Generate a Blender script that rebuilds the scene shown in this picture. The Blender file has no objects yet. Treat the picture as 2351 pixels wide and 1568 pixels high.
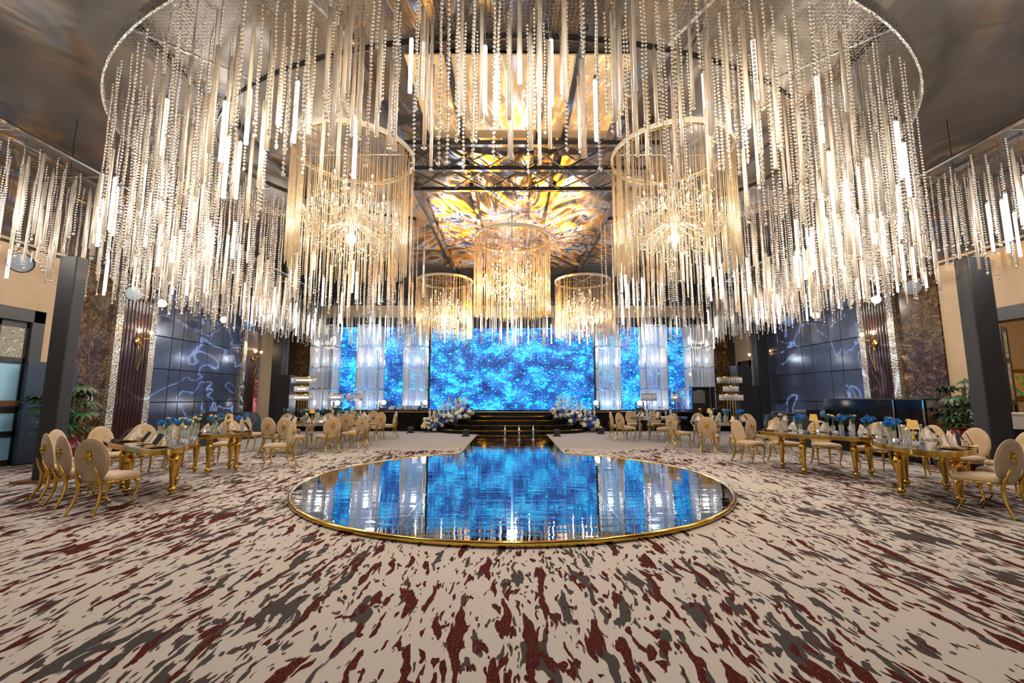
import bpy, math, random
import numpy as np
from mathutils import Vector, Matrix
S = bpy.context.scene
COL = S.collection
PI = math.pi
R = random.Random(7)
NR = np.random.RandomState(5)

# ------------------------------------------------------------ camera, world, exposure
cam_data = bpy.data.cameras.new('camera')
cam = bpy.data.objects.new('camera', cam_data)
COL.objects.link(cam)
cam.location = (0, 0, 1.5)
cam.rotation_euler = (math.radians(90 + 7.17), 0, 0)
cam_data.sensor_width = 36
cam_data.lens = 36 * 1010 / 2351
cam_data.clip_end = 200
S.camera = cam
world = bpy.data.worlds.new('world')
S.world = world
world.use_nodes = True
world.node_tree.nodes['Background'].inputs[0].default_value = (1.0, 0.95, 0.90, 1)
world.node_tree.nodes['Background'].inputs[1].default_value = 0.5
S.view_settings.view_transform = 'Standard'
S.view_settings.look = 'None'
S.view_settings.gamma = 1
S.view_settings.use_curve_mapping = False
S.view_settings.exposure = 0.2
cy = S.cycles
cy.use_denoising = True
cy.use_adaptive_sampling = True
cy.adaptive_threshold = 0.05
cy.max_bounces = 7
cy.diffuse_bounces = 3
cy.glossy_bounces = 4
cy.transmission_bounces = 4
cy.transparent_max_bounces = 40
cy.caustics_reflective = False
cy.caustics_refractive = False
cy.sample_clamp_indirect = 6
cy.sample_clamp_direct = 30
cy.blur_glossy = 0.6


def lamp(kind, loc, power, color=(1, 1, 1), size=0.1, target=None, spot=60, blend=0.4):
    d = bpy.data.lights.new(kind.lower() + '_light', kind)
    d.energy = power
    d.color = color
    if kind == 'AREA':
        d.size = size
    else:
        d.shadow_soft_size = size
    if kind == 'SPOT':
        d.spot_size = math.radians(spot)
        d.spot_blend = blend
    o = bpy.data.objects.new(d.name, d)
    COL.objects.link(o)
    o.location = loc
    if target is not None:
        o.rotation_euler = (Vector(target) - Vector(loc)).to_track_quat('-Z', 'Y').to_euler()
    return o


WARM = (1.0, 0.80, 0.55)
NEUT = (1.0, 0.93, 0.84)
COOL = (0.80, 0.90, 1.0)
# the ring of light tubes: bulbs spread along the horseshoe
RA, RB, RYC = 7.75, 4.9, 9.05
for k, ang in enumerate((-150, -118, -90, -62, -30, 5, 38, 142, 175)):
    a = math.radians(ang)
    lamp('POINT', (6.6 * math.cos(a), RYC + 4.0 * math.sin(a), 5.0), 225, WARM if k % 2 else NEUT, 0.22)
for x in (-8.9, 8.9):
    for y in (7.0, 11.0, 15.0):
        lamp('POINT', (x, y, 4.6), 170, NEUT, 0.2)
for x in (-6.0, 0.0, 6.0):
    lamp('POINT', (x, 19.3, 4.4), 200, COOL, 0.2)
DRUMS = [(-3.1, 8.17), (3.13, 8.17), (0.0, 12.8), (-2.78, 17.75), (2.92, 17.75)]
for x, y in DRUMS:
    lamp('POINT', (x, y, 4.55), 150, (1.0, 0.74, 0.42), 0.25)


# ------------------------------------------------------------ helpers
def tag(o, label=None, cat=None, group=None, kind=None):
    if label: o['label'] = label
    if cat: o['category'] = cat
    if group: o['group'] = group
    if kind: o['kind'] = kind
    return o


def thing(name, label, cat, loc=(0, 0, 0), rz=0, group=None):
    o = bpy.data.objects.new(name, None)
    o.empty_display_size = 0.1
    COL.objects.link(o)
    o.location = loc
    o.rotation_euler = (0, 0, rz)
    return tag(o, label, cat, group)


def link(name, me, mat=None, parent=None):
    o = bpy.data.objects.new(name, me)
    COL.objects.link(o)
    if mat and not me.materials:
        me.materials.append(mat)
    if parent:
        o.parent = parent
    return o


def copy_tree(o, parent=None):
    c = o.copy()
    COL.objects.link(c)
    if parent:
        c.parent = parent
    for ch in list(o.children):
        copy_tree(ch, c)
    return c


class MB:
    def __init__(s):
        s.v = []; s.f = []

    def add(s, vs, fs, M=None):
        b = len(s.v)
        if M is not None:
            vs = [tuple(M @ Vector(p)) for p in vs]
        s.v += [tuple(p) for p in vs]
        s.f += [tuple(b + i for i in f) for f in fs]
        return s

    def box(s, x0, x1, y0, y1, z0, z1, M=None):
        vs = [(x0, y0, z0), (x1, y0, z0), (x1, y1, z0), (x0, y1, z0), (x0, y0, z1), (x1, y0, z1), (x1, y1, z1), (x0, y1, z1)]
        return s.add(vs, [(3, 2, 1, 0), (4, 5, 6, 7), (0, 1, 5, 4), (1, 2, 6, 5), (2, 3, 7, 6), (3, 0, 4, 7)], M)

    def lathe(s, prof, n=20, M=None, cap=True):
        vs = []; fs = []
        for r, z in prof:
            for i in range(n):
                a = 2 * PI * i / n
                vs.append((r * math.cos(a), r * math.sin(a), z))
        for j in range(len(prof) - 1):
            for i in range(n):
                k = (i + 1) % n
                fs.append((j * n + i, j * n + k, (j + 1) * n + k, (j + 1) * n + i))
        if cap:
            fs.append(tuple(range(n - 1, -1, -1)))
            fs.append(tuple((len(prof) - 1) * n + i for i in range(n)))
        return s.add(vs, fs, M)

    def ball(s, c, rx, ry=None, rz=None, n=12, m=8, M=None):
        ry = ry or rx; rz = rz or rx
        vs = [(c[0], c[1], c[2] - rz)]; fs = []
        for j in range(1, m):
            t = PI * j / m - PI / 2
            for i in range(n):
                a = 2 * PI * i / n
                vs.append((c[0] + rx * math.cos(t) * math.cos(a), c[1] + ry * math.cos(t) * math.sin(a), c[2] + rz * math.sin(t)))
        vs.append((c[0], c[1], c[2] + rz))
        for i in range(n):
            k = (i + 1) % n
            fs.append((0, 1 + k, 1 + i))
            fs.append((len(vs) - 1, 1 + (m - 2) * n + i, 1 + (m - 2) * n + k))
            for j in range(m - 2):
                fs.append((1 + j * n + i, 1 + j * n + k, 1 + (j + 1) * n + k, 1 + (j + 1) * n + i))
        return s.add(vs, fs, M)

    def tube(s, pts, r, n=8, M=None, cap=True):
        pts = [Vector(p) for p in pts]
        rs = r if isinstance(r, (list, tuple)) else [r] * len(pts)
        vs = []; fs = []
        t0 = (pts[1] - pts[0]).normalized()
        up = Vector((0, 0, 1)) if abs(t0.z) < 0.9 else Vector((1, 0, 0))
        u = t0.cross(up).normalized()
        for j, p in enumerate(pts):
            t = (pts[min(j + 1, len(pts) - 1)] - pts[max(j - 1, 0)]).normalized()
            u = (u - t * u.dot(t)).normalized()
            w = t.cross(u)
            for i in range(n):
                a = 2 * PI * i / n
                vs.append(p + (u * math.cos(a) + w * math.sin(a)) * rs[j])
        for j in range(len(pts) - 1):
            for i in range(n):
                k = (i + 1) % n
                fs.append((j * n + i, j * n + k, (j + 1) * n + k, (j + 1) * n + i))
        if cap:
            fs.append(tuple(range(n - 1, -1, -1)))
            fs.append(tuple((len(pts) - 1) * n + i for i in range(n)))
        return s.add(vs, fs, M)

    def ring(s, c, rad, r, n=28, k=8, ry=None, M=None):
        ry = ry or rad
        vs = []; fs = []
        for i in range(n):
            a = 2 * PI * i / n
            for j in range(k):
                b = 2 * PI * j / k
                vs.append((c[0] + (rad + r * math.cos(b)) * math.cos(a), c[1] + (ry + r * math.cos(b)) * math.sin(a), c[2] + r * math.sin(b)))
        for i in range(n):
            i2 = (i + 1) % n
            for j in range(k):
                j2 = (j + 1) % k
                fs.append((i * k + j, i2 * k + j, i2 * k + j2, i * k + j2))
        return s.add(vs, fs, M)

    def prism(s, out, z0, z1, M=None):
        n = len(out)
        vs = [(x, y, z0) for x, y in out] + [(x, y, z1) for x, y in out]
        fs = [tuple(range(n - 1, -1, -1)), tuple(range(n, 2 * n))]
        fs += [(i, (i + 1) % n, n + (i + 1) % n, n + i) for i in range(n)]
        return s.add(vs, fs, M)

    def mesh(s, name, smooth=None):
        me = bpy.data.meshes.new(name)
        me.from_pydata(s.v, [], s.f)
        me.update()
        if smooth:
            me.shade_smooth()
            if smooth is not True:
                me.set_sharp_from_angle(angle=math.radians(smooth))
        return me

    def build(s, name, mat, parent=None, smooth=None, kind=None):
        o = link(name, s.mesh(name, smooth), mat, parent)
        if kind: o['kind'] = kind
        return o


def bevel(o, w=0.01, n=2):
    m = o.modifiers.new('bevel', 'BEVEL')
    m.width = w; m.segments = n; m.limit_method = 'ANGLE'
    return o


def T(x=0, y=0, z=0): return Matrix.Translation((x, y, z))
def RZ(a): return Matrix.Rotation(a, 4, 'Z')
def RX(a): return Matrix.Rotation(a, 4, 'X')
def RY(a): return Matrix.Rotation(a, 4, 'Y')


def catmull(pts, k=8, closed=True):
    n = len(pts); out = []
    rng = range(n) if closed else range(n - 1)
    for i in rng:
        if closed:
            p = [Vector(pts[(i + d) % n]) for d in (-1, 0, 1, 2)]
        else:
            p = [Vector(pts[min(max(i + d, 0), n - 1)]) for d in (-1, 0, 1, 2)]
        for j in range(k):
            t = j / k
            out.append(0.5 * ((2 * p[1]) + (p[2] - p[0]) * t + (2 * p[0] - 5 * p[1] + 4 * p[2] - p[3]) * t * t + (3 * p[1] - p[0] - 3 * p[2] + p[3]) * t ** 3))
    if not closed:
        out.append(Vector(pts[-1]))
    return [tuple(q) for q in out]


def mesh_np(name, V, F, mats, smooth=False, midx=None):
    me = bpy.data.meshes.new(name)
    V = np.asarray(V, np.float32); F = np.asarray(F, np.int32)
    me.vertices.add(len(V)); me.vertices.foreach_set('co', V.ravel())
    me.loops.add(F.size); me.loops.foreach_set('vertex_index', F.ravel())
    me.polygons.add(len(F)); me.polygons.foreach_set('loop_start', np.arange(0, F.size, F.shape[1], dtype=np.int32))
    for m in mats: me.materials.append(m)
    if midx is not None:
        me.polygons.foreach_set('material_index', np.asarray(midx, np.int32))
    me.update(calc_edges=True)
    if smooth: me.shade_smooth()
    return me


# ------------------------------------------------------------ materials
class NT:
    def __init__(s, name):
        s.m = bpy.data.materials.new(name)
        s.m.use_nodes = True
        s.t = s.m.node_tree
        s.t.nodes.clear()
        s.out = s.n('ShaderNodeOutputMaterial')

    def n(s, kind, **kw):
        nd = s.t.nodes.new(kind)
        for k, v in kw.items():
            if k[0] == '_':
                setattr(nd, k[1:], v)
            else:
                key = k.replace('_', ' ')
                nd.inputs[int(k[1:]) if k[0] == 'i' and k[1:].isdigit() else key].default_value = v
        return nd

    def l(s, a, b): s.t.links.new(a, b)

    def math(s, op, a, b=None, clamp=False):
        nd = s.t.nodes.new('ShaderNodeMath'); nd.operation = op; nd.use_clamp = clamp
        for i, q in enumerate((a, b)):
            if q is None: continue
            if isinstance(q, (int, float)): nd.inputs[i].default_value = q
            else: s.l(q, nd.inputs[i])
        return nd.outputs[0]

    def ramp(s, fac, stops, interp='LINEAR'):
        nd = s.t.nodes.new('ShaderNodeValToRGB')
        nd.color_ramp.interpolation = interp
        e = nd.color_ramp.elements
        while len(e) < len(stops): e.new(0.5)
        for q, (p, c) in zip(e, stops):
            q.position = p; q.color = c if len(c) == 4 else (*c, 1)
        s.l(fac, nd.inputs[0])
        return nd.outputs[0]

    def mix(s, fac, a, b):
        nd = s.t.nodes.new('ShaderNodeMix'); nd.data_type = 'RGBA'
        for sock, q in ((nd.inputs[0], fac), (nd.inputs[6], a), (nd.inputs[7], b)):
            if isinstance(q, (int, float)): sock.default_value = q
            elif isinstance(q, tuple): sock.default_value = (*q, 1) if len(q) == 3 else q
            else: s.l(q, sock)
        return nd.outputs[2]

    def coords(s, kind='pos', scale=(1, 1, 1), loc=(0, 0, 0), rot=(0, 0, 0)):
        if kind == 'pos':
            src = s.n('ShaderNodeNewGeometry').outputs['Position']
        else:
            src = s.n('ShaderNodeTexCoord').outputs[kind]
        mp = s.n('ShaderNodeMapping')
        mp.inputs['Scale'].default_value = scale
        mp.inputs['Location'].default_value = loc
        mp.inputs['Rotation'].default_value = rot
        s.l(src, mp.inputs[0])
        return mp.outputs[0]

    def noise(s, vec, scale=1, detail=2, rough=0.5, dist=0, out=0):
        nd = s.n('ShaderNodeTexNoise')
        nd.inputs['Scale'].default_value = scale; nd.inputs['Detail'].default_value = detail
        nd.inputs['Roughness'].default_value = rough; nd.inputs['Distortion'].default_value = dist
        s.l(vec, nd.inputs['Vector'])
        return nd.outputs[out]

    def vor(s, vec, scale=1, feature='F1', rand=1.0, out=0):
        nd = s.n('ShaderNodeTexVoronoi'); nd.feature = feature
        nd.inputs['Scale'].default_value = scale; nd.inputs['Randomness'].default_value = rand
        s.l(vec, nd.inputs['Vector'])
        return nd.outputs[out]

    def bump(s, h, strength=0.3, dist=0.02):
        nd = s.n('ShaderNodeBump'); nd.inputs['Strength'].default_value = strength; nd.inputs['Distance'].default_value = dist
        s.l(h, nd.inputs['Height'])
        return nd.outputs[0]

    def bsdf(s, color=None, rough=0.5, metal=0, **kw):
        b = s.n('ShaderNodeBsdfPrincipled')
        for key, q in (('Base Color', color), ('Roughness', rough), ('Metallic', metal)):
            if q is None: continue
            if isinstance(q, (int, float)): b.inputs[key].default_value = q
            elif isinstance(q, tuple): b.inputs[key].default_value = (*q, 1) if len(q) == 3 else q
            else: s.l(q, b.inputs[key])
        for k, v in kw.items():
            key = k.replace('_', ' ')
            if isinstance(v, (int, float)): b.inputs[key].default_value = v
            elif isinstance(v, tuple): b.inputs[key].default_value = (*v, 1) if len(v) == 3 else v
            else: s.l(v, b.inputs[key])
        return b

    def done(s, shader):
        s.l(shader.outputs[0] if hasattr(shader, 'outputs') else shader, s.out.inputs[0])
        return s.m


def simple(name, color, rough=0.5, metal=0, var=0.12, scale=30, bump=0.0, **kw):
    q = NT(name)
    c = q.coords('Object')
    n = q.noise(c, scale, 3)
    dark = tuple(x * (1 - var) for x in color); light = tuple(min(1, x * (1 + var)) for x in color)
    col = q.ramp(n, [(0.3, dark), (0.7, light)])
    b = q.bsdf(col, rough, metal, **kw)
    if bump:
        q.l(q.bump(n, bump), b.inputs['Normal'])
    return q.done(b)


def emit(name, color, strength):
    q = NT(name)
    e = q.n('ShaderNodeEmission')
    e.inputs[0].default_value = (*color, 1); e.inputs[1].default_value = strength
    return q.done(e)


def glassy(name, tint=(1, 1, 1), clear=0.5, white=0.25, rough=0.05, rings=0, gloss=None):
    """thin decorative glass: part see-through, part mirror, part milky"""
    q = NT(name)
    tr = q.n('ShaderNodeBsdfTransparent'); tr.inputs[0].default_value = (*tint, 1)
    gl = q.n('ShaderNodeBsdfGlossy'); gl.inputs['Roughness'].default_value = rough
    gl.inputs['Color'].default_value = (*tint, 1)
    df = q.n('ShaderNodeBsdfDiffuse'); df.inputs[0].default_value = (*tint, 1)
    tl = q.n('ShaderNodeBsdfTranslucent'); tl.inputs[0].default_value = (*tint, 1)
    milk = q.n('ShaderNodeMixShader'); milk.inputs[0].default_value = 0.5
    q.l(df.outputs[0], milk.inputs[1]); q.l(tl.outputs[0], milk.inputs[2])
    body = q.n('ShaderNodeMixShader'); body.inputs[0].default_value = white / max(1e-4, white + clear)
    q.l(tr.outputs[0], body.inputs[1]); q.l(milk.outputs[0], body.inputs[2])
    if rings:
        c = q.coords('Object', (1, 1, rings))
        w = q.n('ShaderNodeTexWave'); w.bands_direction = 'Z'; w.inputs['Scale'].default_value = 1
        q.l(c, w.inputs['Vector'])
        f = q.ramp(w.outputs['Fac'], [(0.75, (white / (white + clear),) * 3), (0.95, (0.85,) * 3)])
        q.l(f, body.inputs[0])
    fr = q.n('ShaderNodeLayerWeight'); fr.inputs[0].default_value = 0.45
    g = q.math('ADD', q.math('MULTIPLY', fr.outputs['Facing'], 0.7), (1 - white - clear) if gloss is None else gloss, True)
    top = q.n('ShaderNodeMixShader')
    q.l(g, top.inputs[0]); q.l(body.outputs[0], top.inputs[1]); q.l(gl.outputs[0], top.inputs[2])
    return q.done(top)


def carpet_mat():
    q = NT('patterned carpet')
    p = q.coords('pos')
    warp = q.noise(q.coords('pos', (1.6, 1.0, 1)), 3.0, 3, out=1)
    slow = q.noise(q.coords('pos', (0.8, 0.45, 1), (2, 5, 0)), 1.0, 2, out=1)
    w0 = q.n('ShaderNodeVectorMath', _operation='MULTIPLY_ADD')
    q.l(slow, w0.inputs[0]); w0.inputs[1].default_value = (0.5, 0.0, 0); q.l(p, w0.inputs[2])
    wv = q.n('ShaderNodeVectorMath', _operation='MULTIPLY_ADD')
    q.l(warp, wv.inputs[0]); wv.inputs[1].default_value = (0.10, 0.14, 0); q.l(w0.outputs[0], wv.inputs[2])
    def layer(sx, sy, off, scale=1, detail=1.5):
        m = q.n('ShaderNodeMapping'); m.inputs['Scale'].default_value = (sx, sy, 1); m.inputs['Location'].default_value = off
        q.l(wv.outputs[0], m.inputs[0])
        return q.noise(m.outputs[0], scale, detail, 0.45)
    big = layer(0.55, 0.22, (3, 1, 0), 1, 2)
    big2 = layer(0.6, 0.25, (13, 7, 0), 1, 2)
    d1 = layer(10.5, 1.9, (0, 0, 0), 1, 2.6)
    d2 = layer(19, 6.0, (5, 2, 0))
    r1 = layer(10.0, 1.8, (21, 9, 0), 1, 2.6)
    r2 = layer(18, 5.6, (31, 4, 0))
    sep = q.n('ShaderNodeSeparateXYZ'); q.l(p, sep.inputs[0])
    edge = q.math('ADD', sep.outputs[1], q.math('MULTIPLY', q.math('SUBTRACT', big, 0.5), 3.0))
    lim = q.math('MULTIPLY', q.math('SUBTRACT', edge, 12.6), 0.35)
    lim = q.math('MAXIMUM', lim, 0.0)
    def mask(a, b, m):
        va = q.math('ADD', a, q.math('MULTIPLY', q.math('SUBTRACT', m, 0.5), 0.42))
        vb = q.math('ADD', b, q.math('MULTIPLY', q.math('SUBTRACT', m, 0.5), 0.42))
        v = q.math('MAXIMUM', q.math('SUBTRACT', va, 0.590), q.math('SUBTRACT', vb, 0.628))
        v = q.math('SUBTRACT', v, lim)
        return q.math('MULTIPLY', v, 90, True)
    dm = mask(d1, d2, big)
    rm = mask(r1, r2, big2)
    fine = q.noise(p, 260, 2)
    speck = q.vor(p, 75)
    cream = q.mix(fine, (0.365, 0.325, 0.305), (0.56, 0.51, 0.485))
    grey = q.mix(fine, (0.035, 0.030, 0.030), (0.075, 0.064, 0.064))
    red = q.mix(q.ramp(speck, [(0.18, (1, 1, 1)), (0.34, (0, 0, 0))]), (0.05, 0.006, 0.006), (0.24, 0.06, 0.02))
    cream = q.mix(q.math('MULTIPLY', lim, 4.0, True), cream, (0.36, 0.33, 0.315))
    col = q.mix(dm, cream, grey)
    col = q.mix(rm, col, red)
    b = q.bsdf(col, 0.95, 0, Specular_IOR_Level=0.1)
    q.l(q.bump(fine, 0.35, 0.004), b.inputs['Normal'])
    return q.done(b)


def marble_mat():
    q = NT('brown marble')
    c = q.coords('pos', (1, 1, 1))
    n = q.noise(c, 2.2, 6, 0.65, 1.2)
    n2 = q.noise(c, 9, 5, 0.7, 0.6)
    col = q.ramp(n2, [(0.3, (0.012, 0.006, 0.0025)), (0.52, (0.055, 0.026, 0.009)), (0.62, (0.13, 0.065, 0.02)), (0.8, (0.045, 0.02, 0.007))])
    v = q.math('ABSOLUTE', q.math('SUBTRACT', n, 0.5))
    vein = q.ramp(v, [(0.0, (1, 1, 1)), (0.012, (0, 0, 0))])
    col = q.mix(vein, col, (0.36, 0.22, 0.1))
    return q.done(q.bsdf(col, 0.16, 0, Specular_IOR_Level=0.3))


def led_mat():
    q = NT('blue led wall picture')
    c = q.coords('pos', (1, 1, 1.15))
    d = q.noise(c, 1.3, 3, 0.5, 0.3)
    base = q.ramp(d, [(0.3, (0.004, 0.02, 0.13)), (0.5, (0.008, 0.10, 0.45)), (0.72, (0.015, 0.33, 0.85))])
    col = base
    jit = q.noise(c, 9, 2, out=1)
    for sc_, off, lo, hi, tint in ((3.2, (0, 0, 0), 0.06, 0.62, (0.0, 0.50, 0.92)), (6.0, (3, 0, 5), 0.05, 0.62, (0.0, 0.66, 1.0)), (13.0, (7, 0, 2), 0.04, 0.6, (0.05, 0.72, 1.0)), (30.0, (1, 0, 9), 0.05, 0.45, (0.5, 0.82, 1.0))):
        cc_ = q.coords('pos', (1, 1, 1.7), off)
        ad = q.n('ShaderNodeVectorMath', _operation='MULTIPLY_ADD'); q.l(jit, ad.inputs[0]); ad.inputs[1].default_value = (0.13, 0, 0.13); q.l(cc_, ad.inputs[2])
        vn = q.n('ShaderNodeTexVoronoi'); vn.inputs['Scale'].default_value = sc_; q.l(ad.outputs[0], vn.inputs[0])
        sx = q.n('ShaderNodeSeparateColor'); q.l(vn.outputs['Color'], sx.inputs[0])
        size = q.math('MULTIPLY', q.math('POWER', sx.outputs[0], 1.6), hi)
        size = q.math('MULTIPLY', size, q.math('ADD', q.math('MULTIPLY', d, 2.0), -0.15))
        f = q.math('MULTIPLY', q.math('SUBTRACT', size, vn.outputs['Distance']), 11, True)
        col = q.mix(f, col, tint)
    e = q.n('ShaderNodeEmission'); e.inputs[1].default_value = 1.5
    q.l(col, e.inputs[0])
    gl = q.n('ShaderNodeBsdfGlossy'); gl.inputs['Roughness'].default_value = 0.4; gl.inputs['Color'].default_value = (0.02, 0.02, 0.02, 1)
    a = q.n('ShaderNodeAddShader'); q.l(e.outputs[0], a.inputs[0]); q.l(gl.outputs[0], a.inputs[1])
    return q.done(a)


def ceiling_mat():
    q = NT('glossy dark ceiling film')
    c = q.coords('pos', (1.0, 0.45, 1), rot=(0, 0, 0.5))
    n = q.noise(c, 1.1, 2, 0.45, 0.8)
    n2 = q.noise(c, 0.8, 2)
    col = q.mix(n2, (0.060, 0.050, 0.043), (0.088, 0.073, 0.061))
    b = q.bsdf(col, 0.36, 0.3, Specular_IOR_Level=0.5)
    q.l(q.bump(n, 0.28, 0.25), b.inputs['Normal'])
    return q.done(b)


def mirror_floor_mat():
    q = NT('black mirror glass floor')
    c = q.coords('pos', (0.8, 3.0, 1))
    n = q.noise(c, 1.6, 2, 0.5, 0.5)
    b = q.bsdf((0.36, 0.38, 0.42), 0.015, 1.0)
    d = q.bsdf((0.004, 0.004, 0.005), 0.03, 0)
    bp = q.bump(n, 0.06, 0.05)
    q.l(bp, b.inputs['Normal']); q.l(bp, d.inputs['Normal'])
    fr = q.n('ShaderNodeLayerWeight'); fr.inputs[0].default_value = 0.35
    f = q.ramp(fr.outputs['Facing'], [(0.0, (0.1,) * 3), (0.5, (0.55,) * 3), (0.9, (1, 1, 1))])
    m = q.n('ShaderNodeMixShader'); q.l(f, m.inputs[0]); q.l(d.outputs[0], m.inputs[1]); q.l(b.outputs[0], m.inputs[2])
    return q.done(m)


def wire_mat():
    q = NT('galvanised hexagon wire netting')
    c = q.coords('pos', (1, 1, 0))
    n = q.noise(c, 3, 1, out=1)
    wv = q.n('ShaderNodeVectorMath', _operation='MULTIPLY_ADD')
    q.l(n, wv.inputs[0]); wv.inputs[1].default_value = (0.05, 0.05, 0); q.l(c, wv.inputs[2])
    e = q.vor(wv.outputs[0], 17, 'DISTANCE_TO_EDGE', 0.45)
    f = q.ramp(e, [(0.03, (1, 1, 1)), (0.055, (0, 0, 0))])
    tr = q.n('ShaderNodeBsdfTransparent')
    b = q.bsdf((0.17, 0.15, 0.125), 0.4, 0.8)
    m = q.n('ShaderNodeMixShader'); q.l(f, m.inputs[0]); q.l(tr.outputs[0], m.inputs[1]); q.l(b.outputs[0], m.inputs[2])
    return q.done(m)


def mosaic_mat(name, a, b_):
    q = NT(name)
    c = q.coords('pos', (1, 1, 1))
    v = q.n('ShaderNodeTexVoronoi'); v.inputs['Scale'].default_value = 26; q.l(c, v.inputs[0])
    col = q.mix(v.outputs['Color'], a, b_)
    b = q.bsdf(col, 0.18, 0.85)
    q.l(q.bump(v.outputs['Distance'], 0.6, 0.03), b.inputs['Normal'])
    return q.done(b)


def pattern_glass_mat():
    q = NT('textured door glass')
    c = q.coords('pos')
    v = q.vor(c, 9, 'SMOOTH_F1')
    w = q.math('SINE', q.math('MULTIPLY', v, 60))
    col = q.mix(q.math('ADD', q.math('MULTIPLY', w, 0.5), 0.5), (0.22, 0.2, 0.15), (0.55, 0.52, 0.42))
    b = q.bsdf(col, 0.15, 0.0, Specular_IOR_Level=0.7)
    q.l(q.bump(w, 0.5, 0.02), b.inputs['Normal'])
    return q.done(b)


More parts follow.
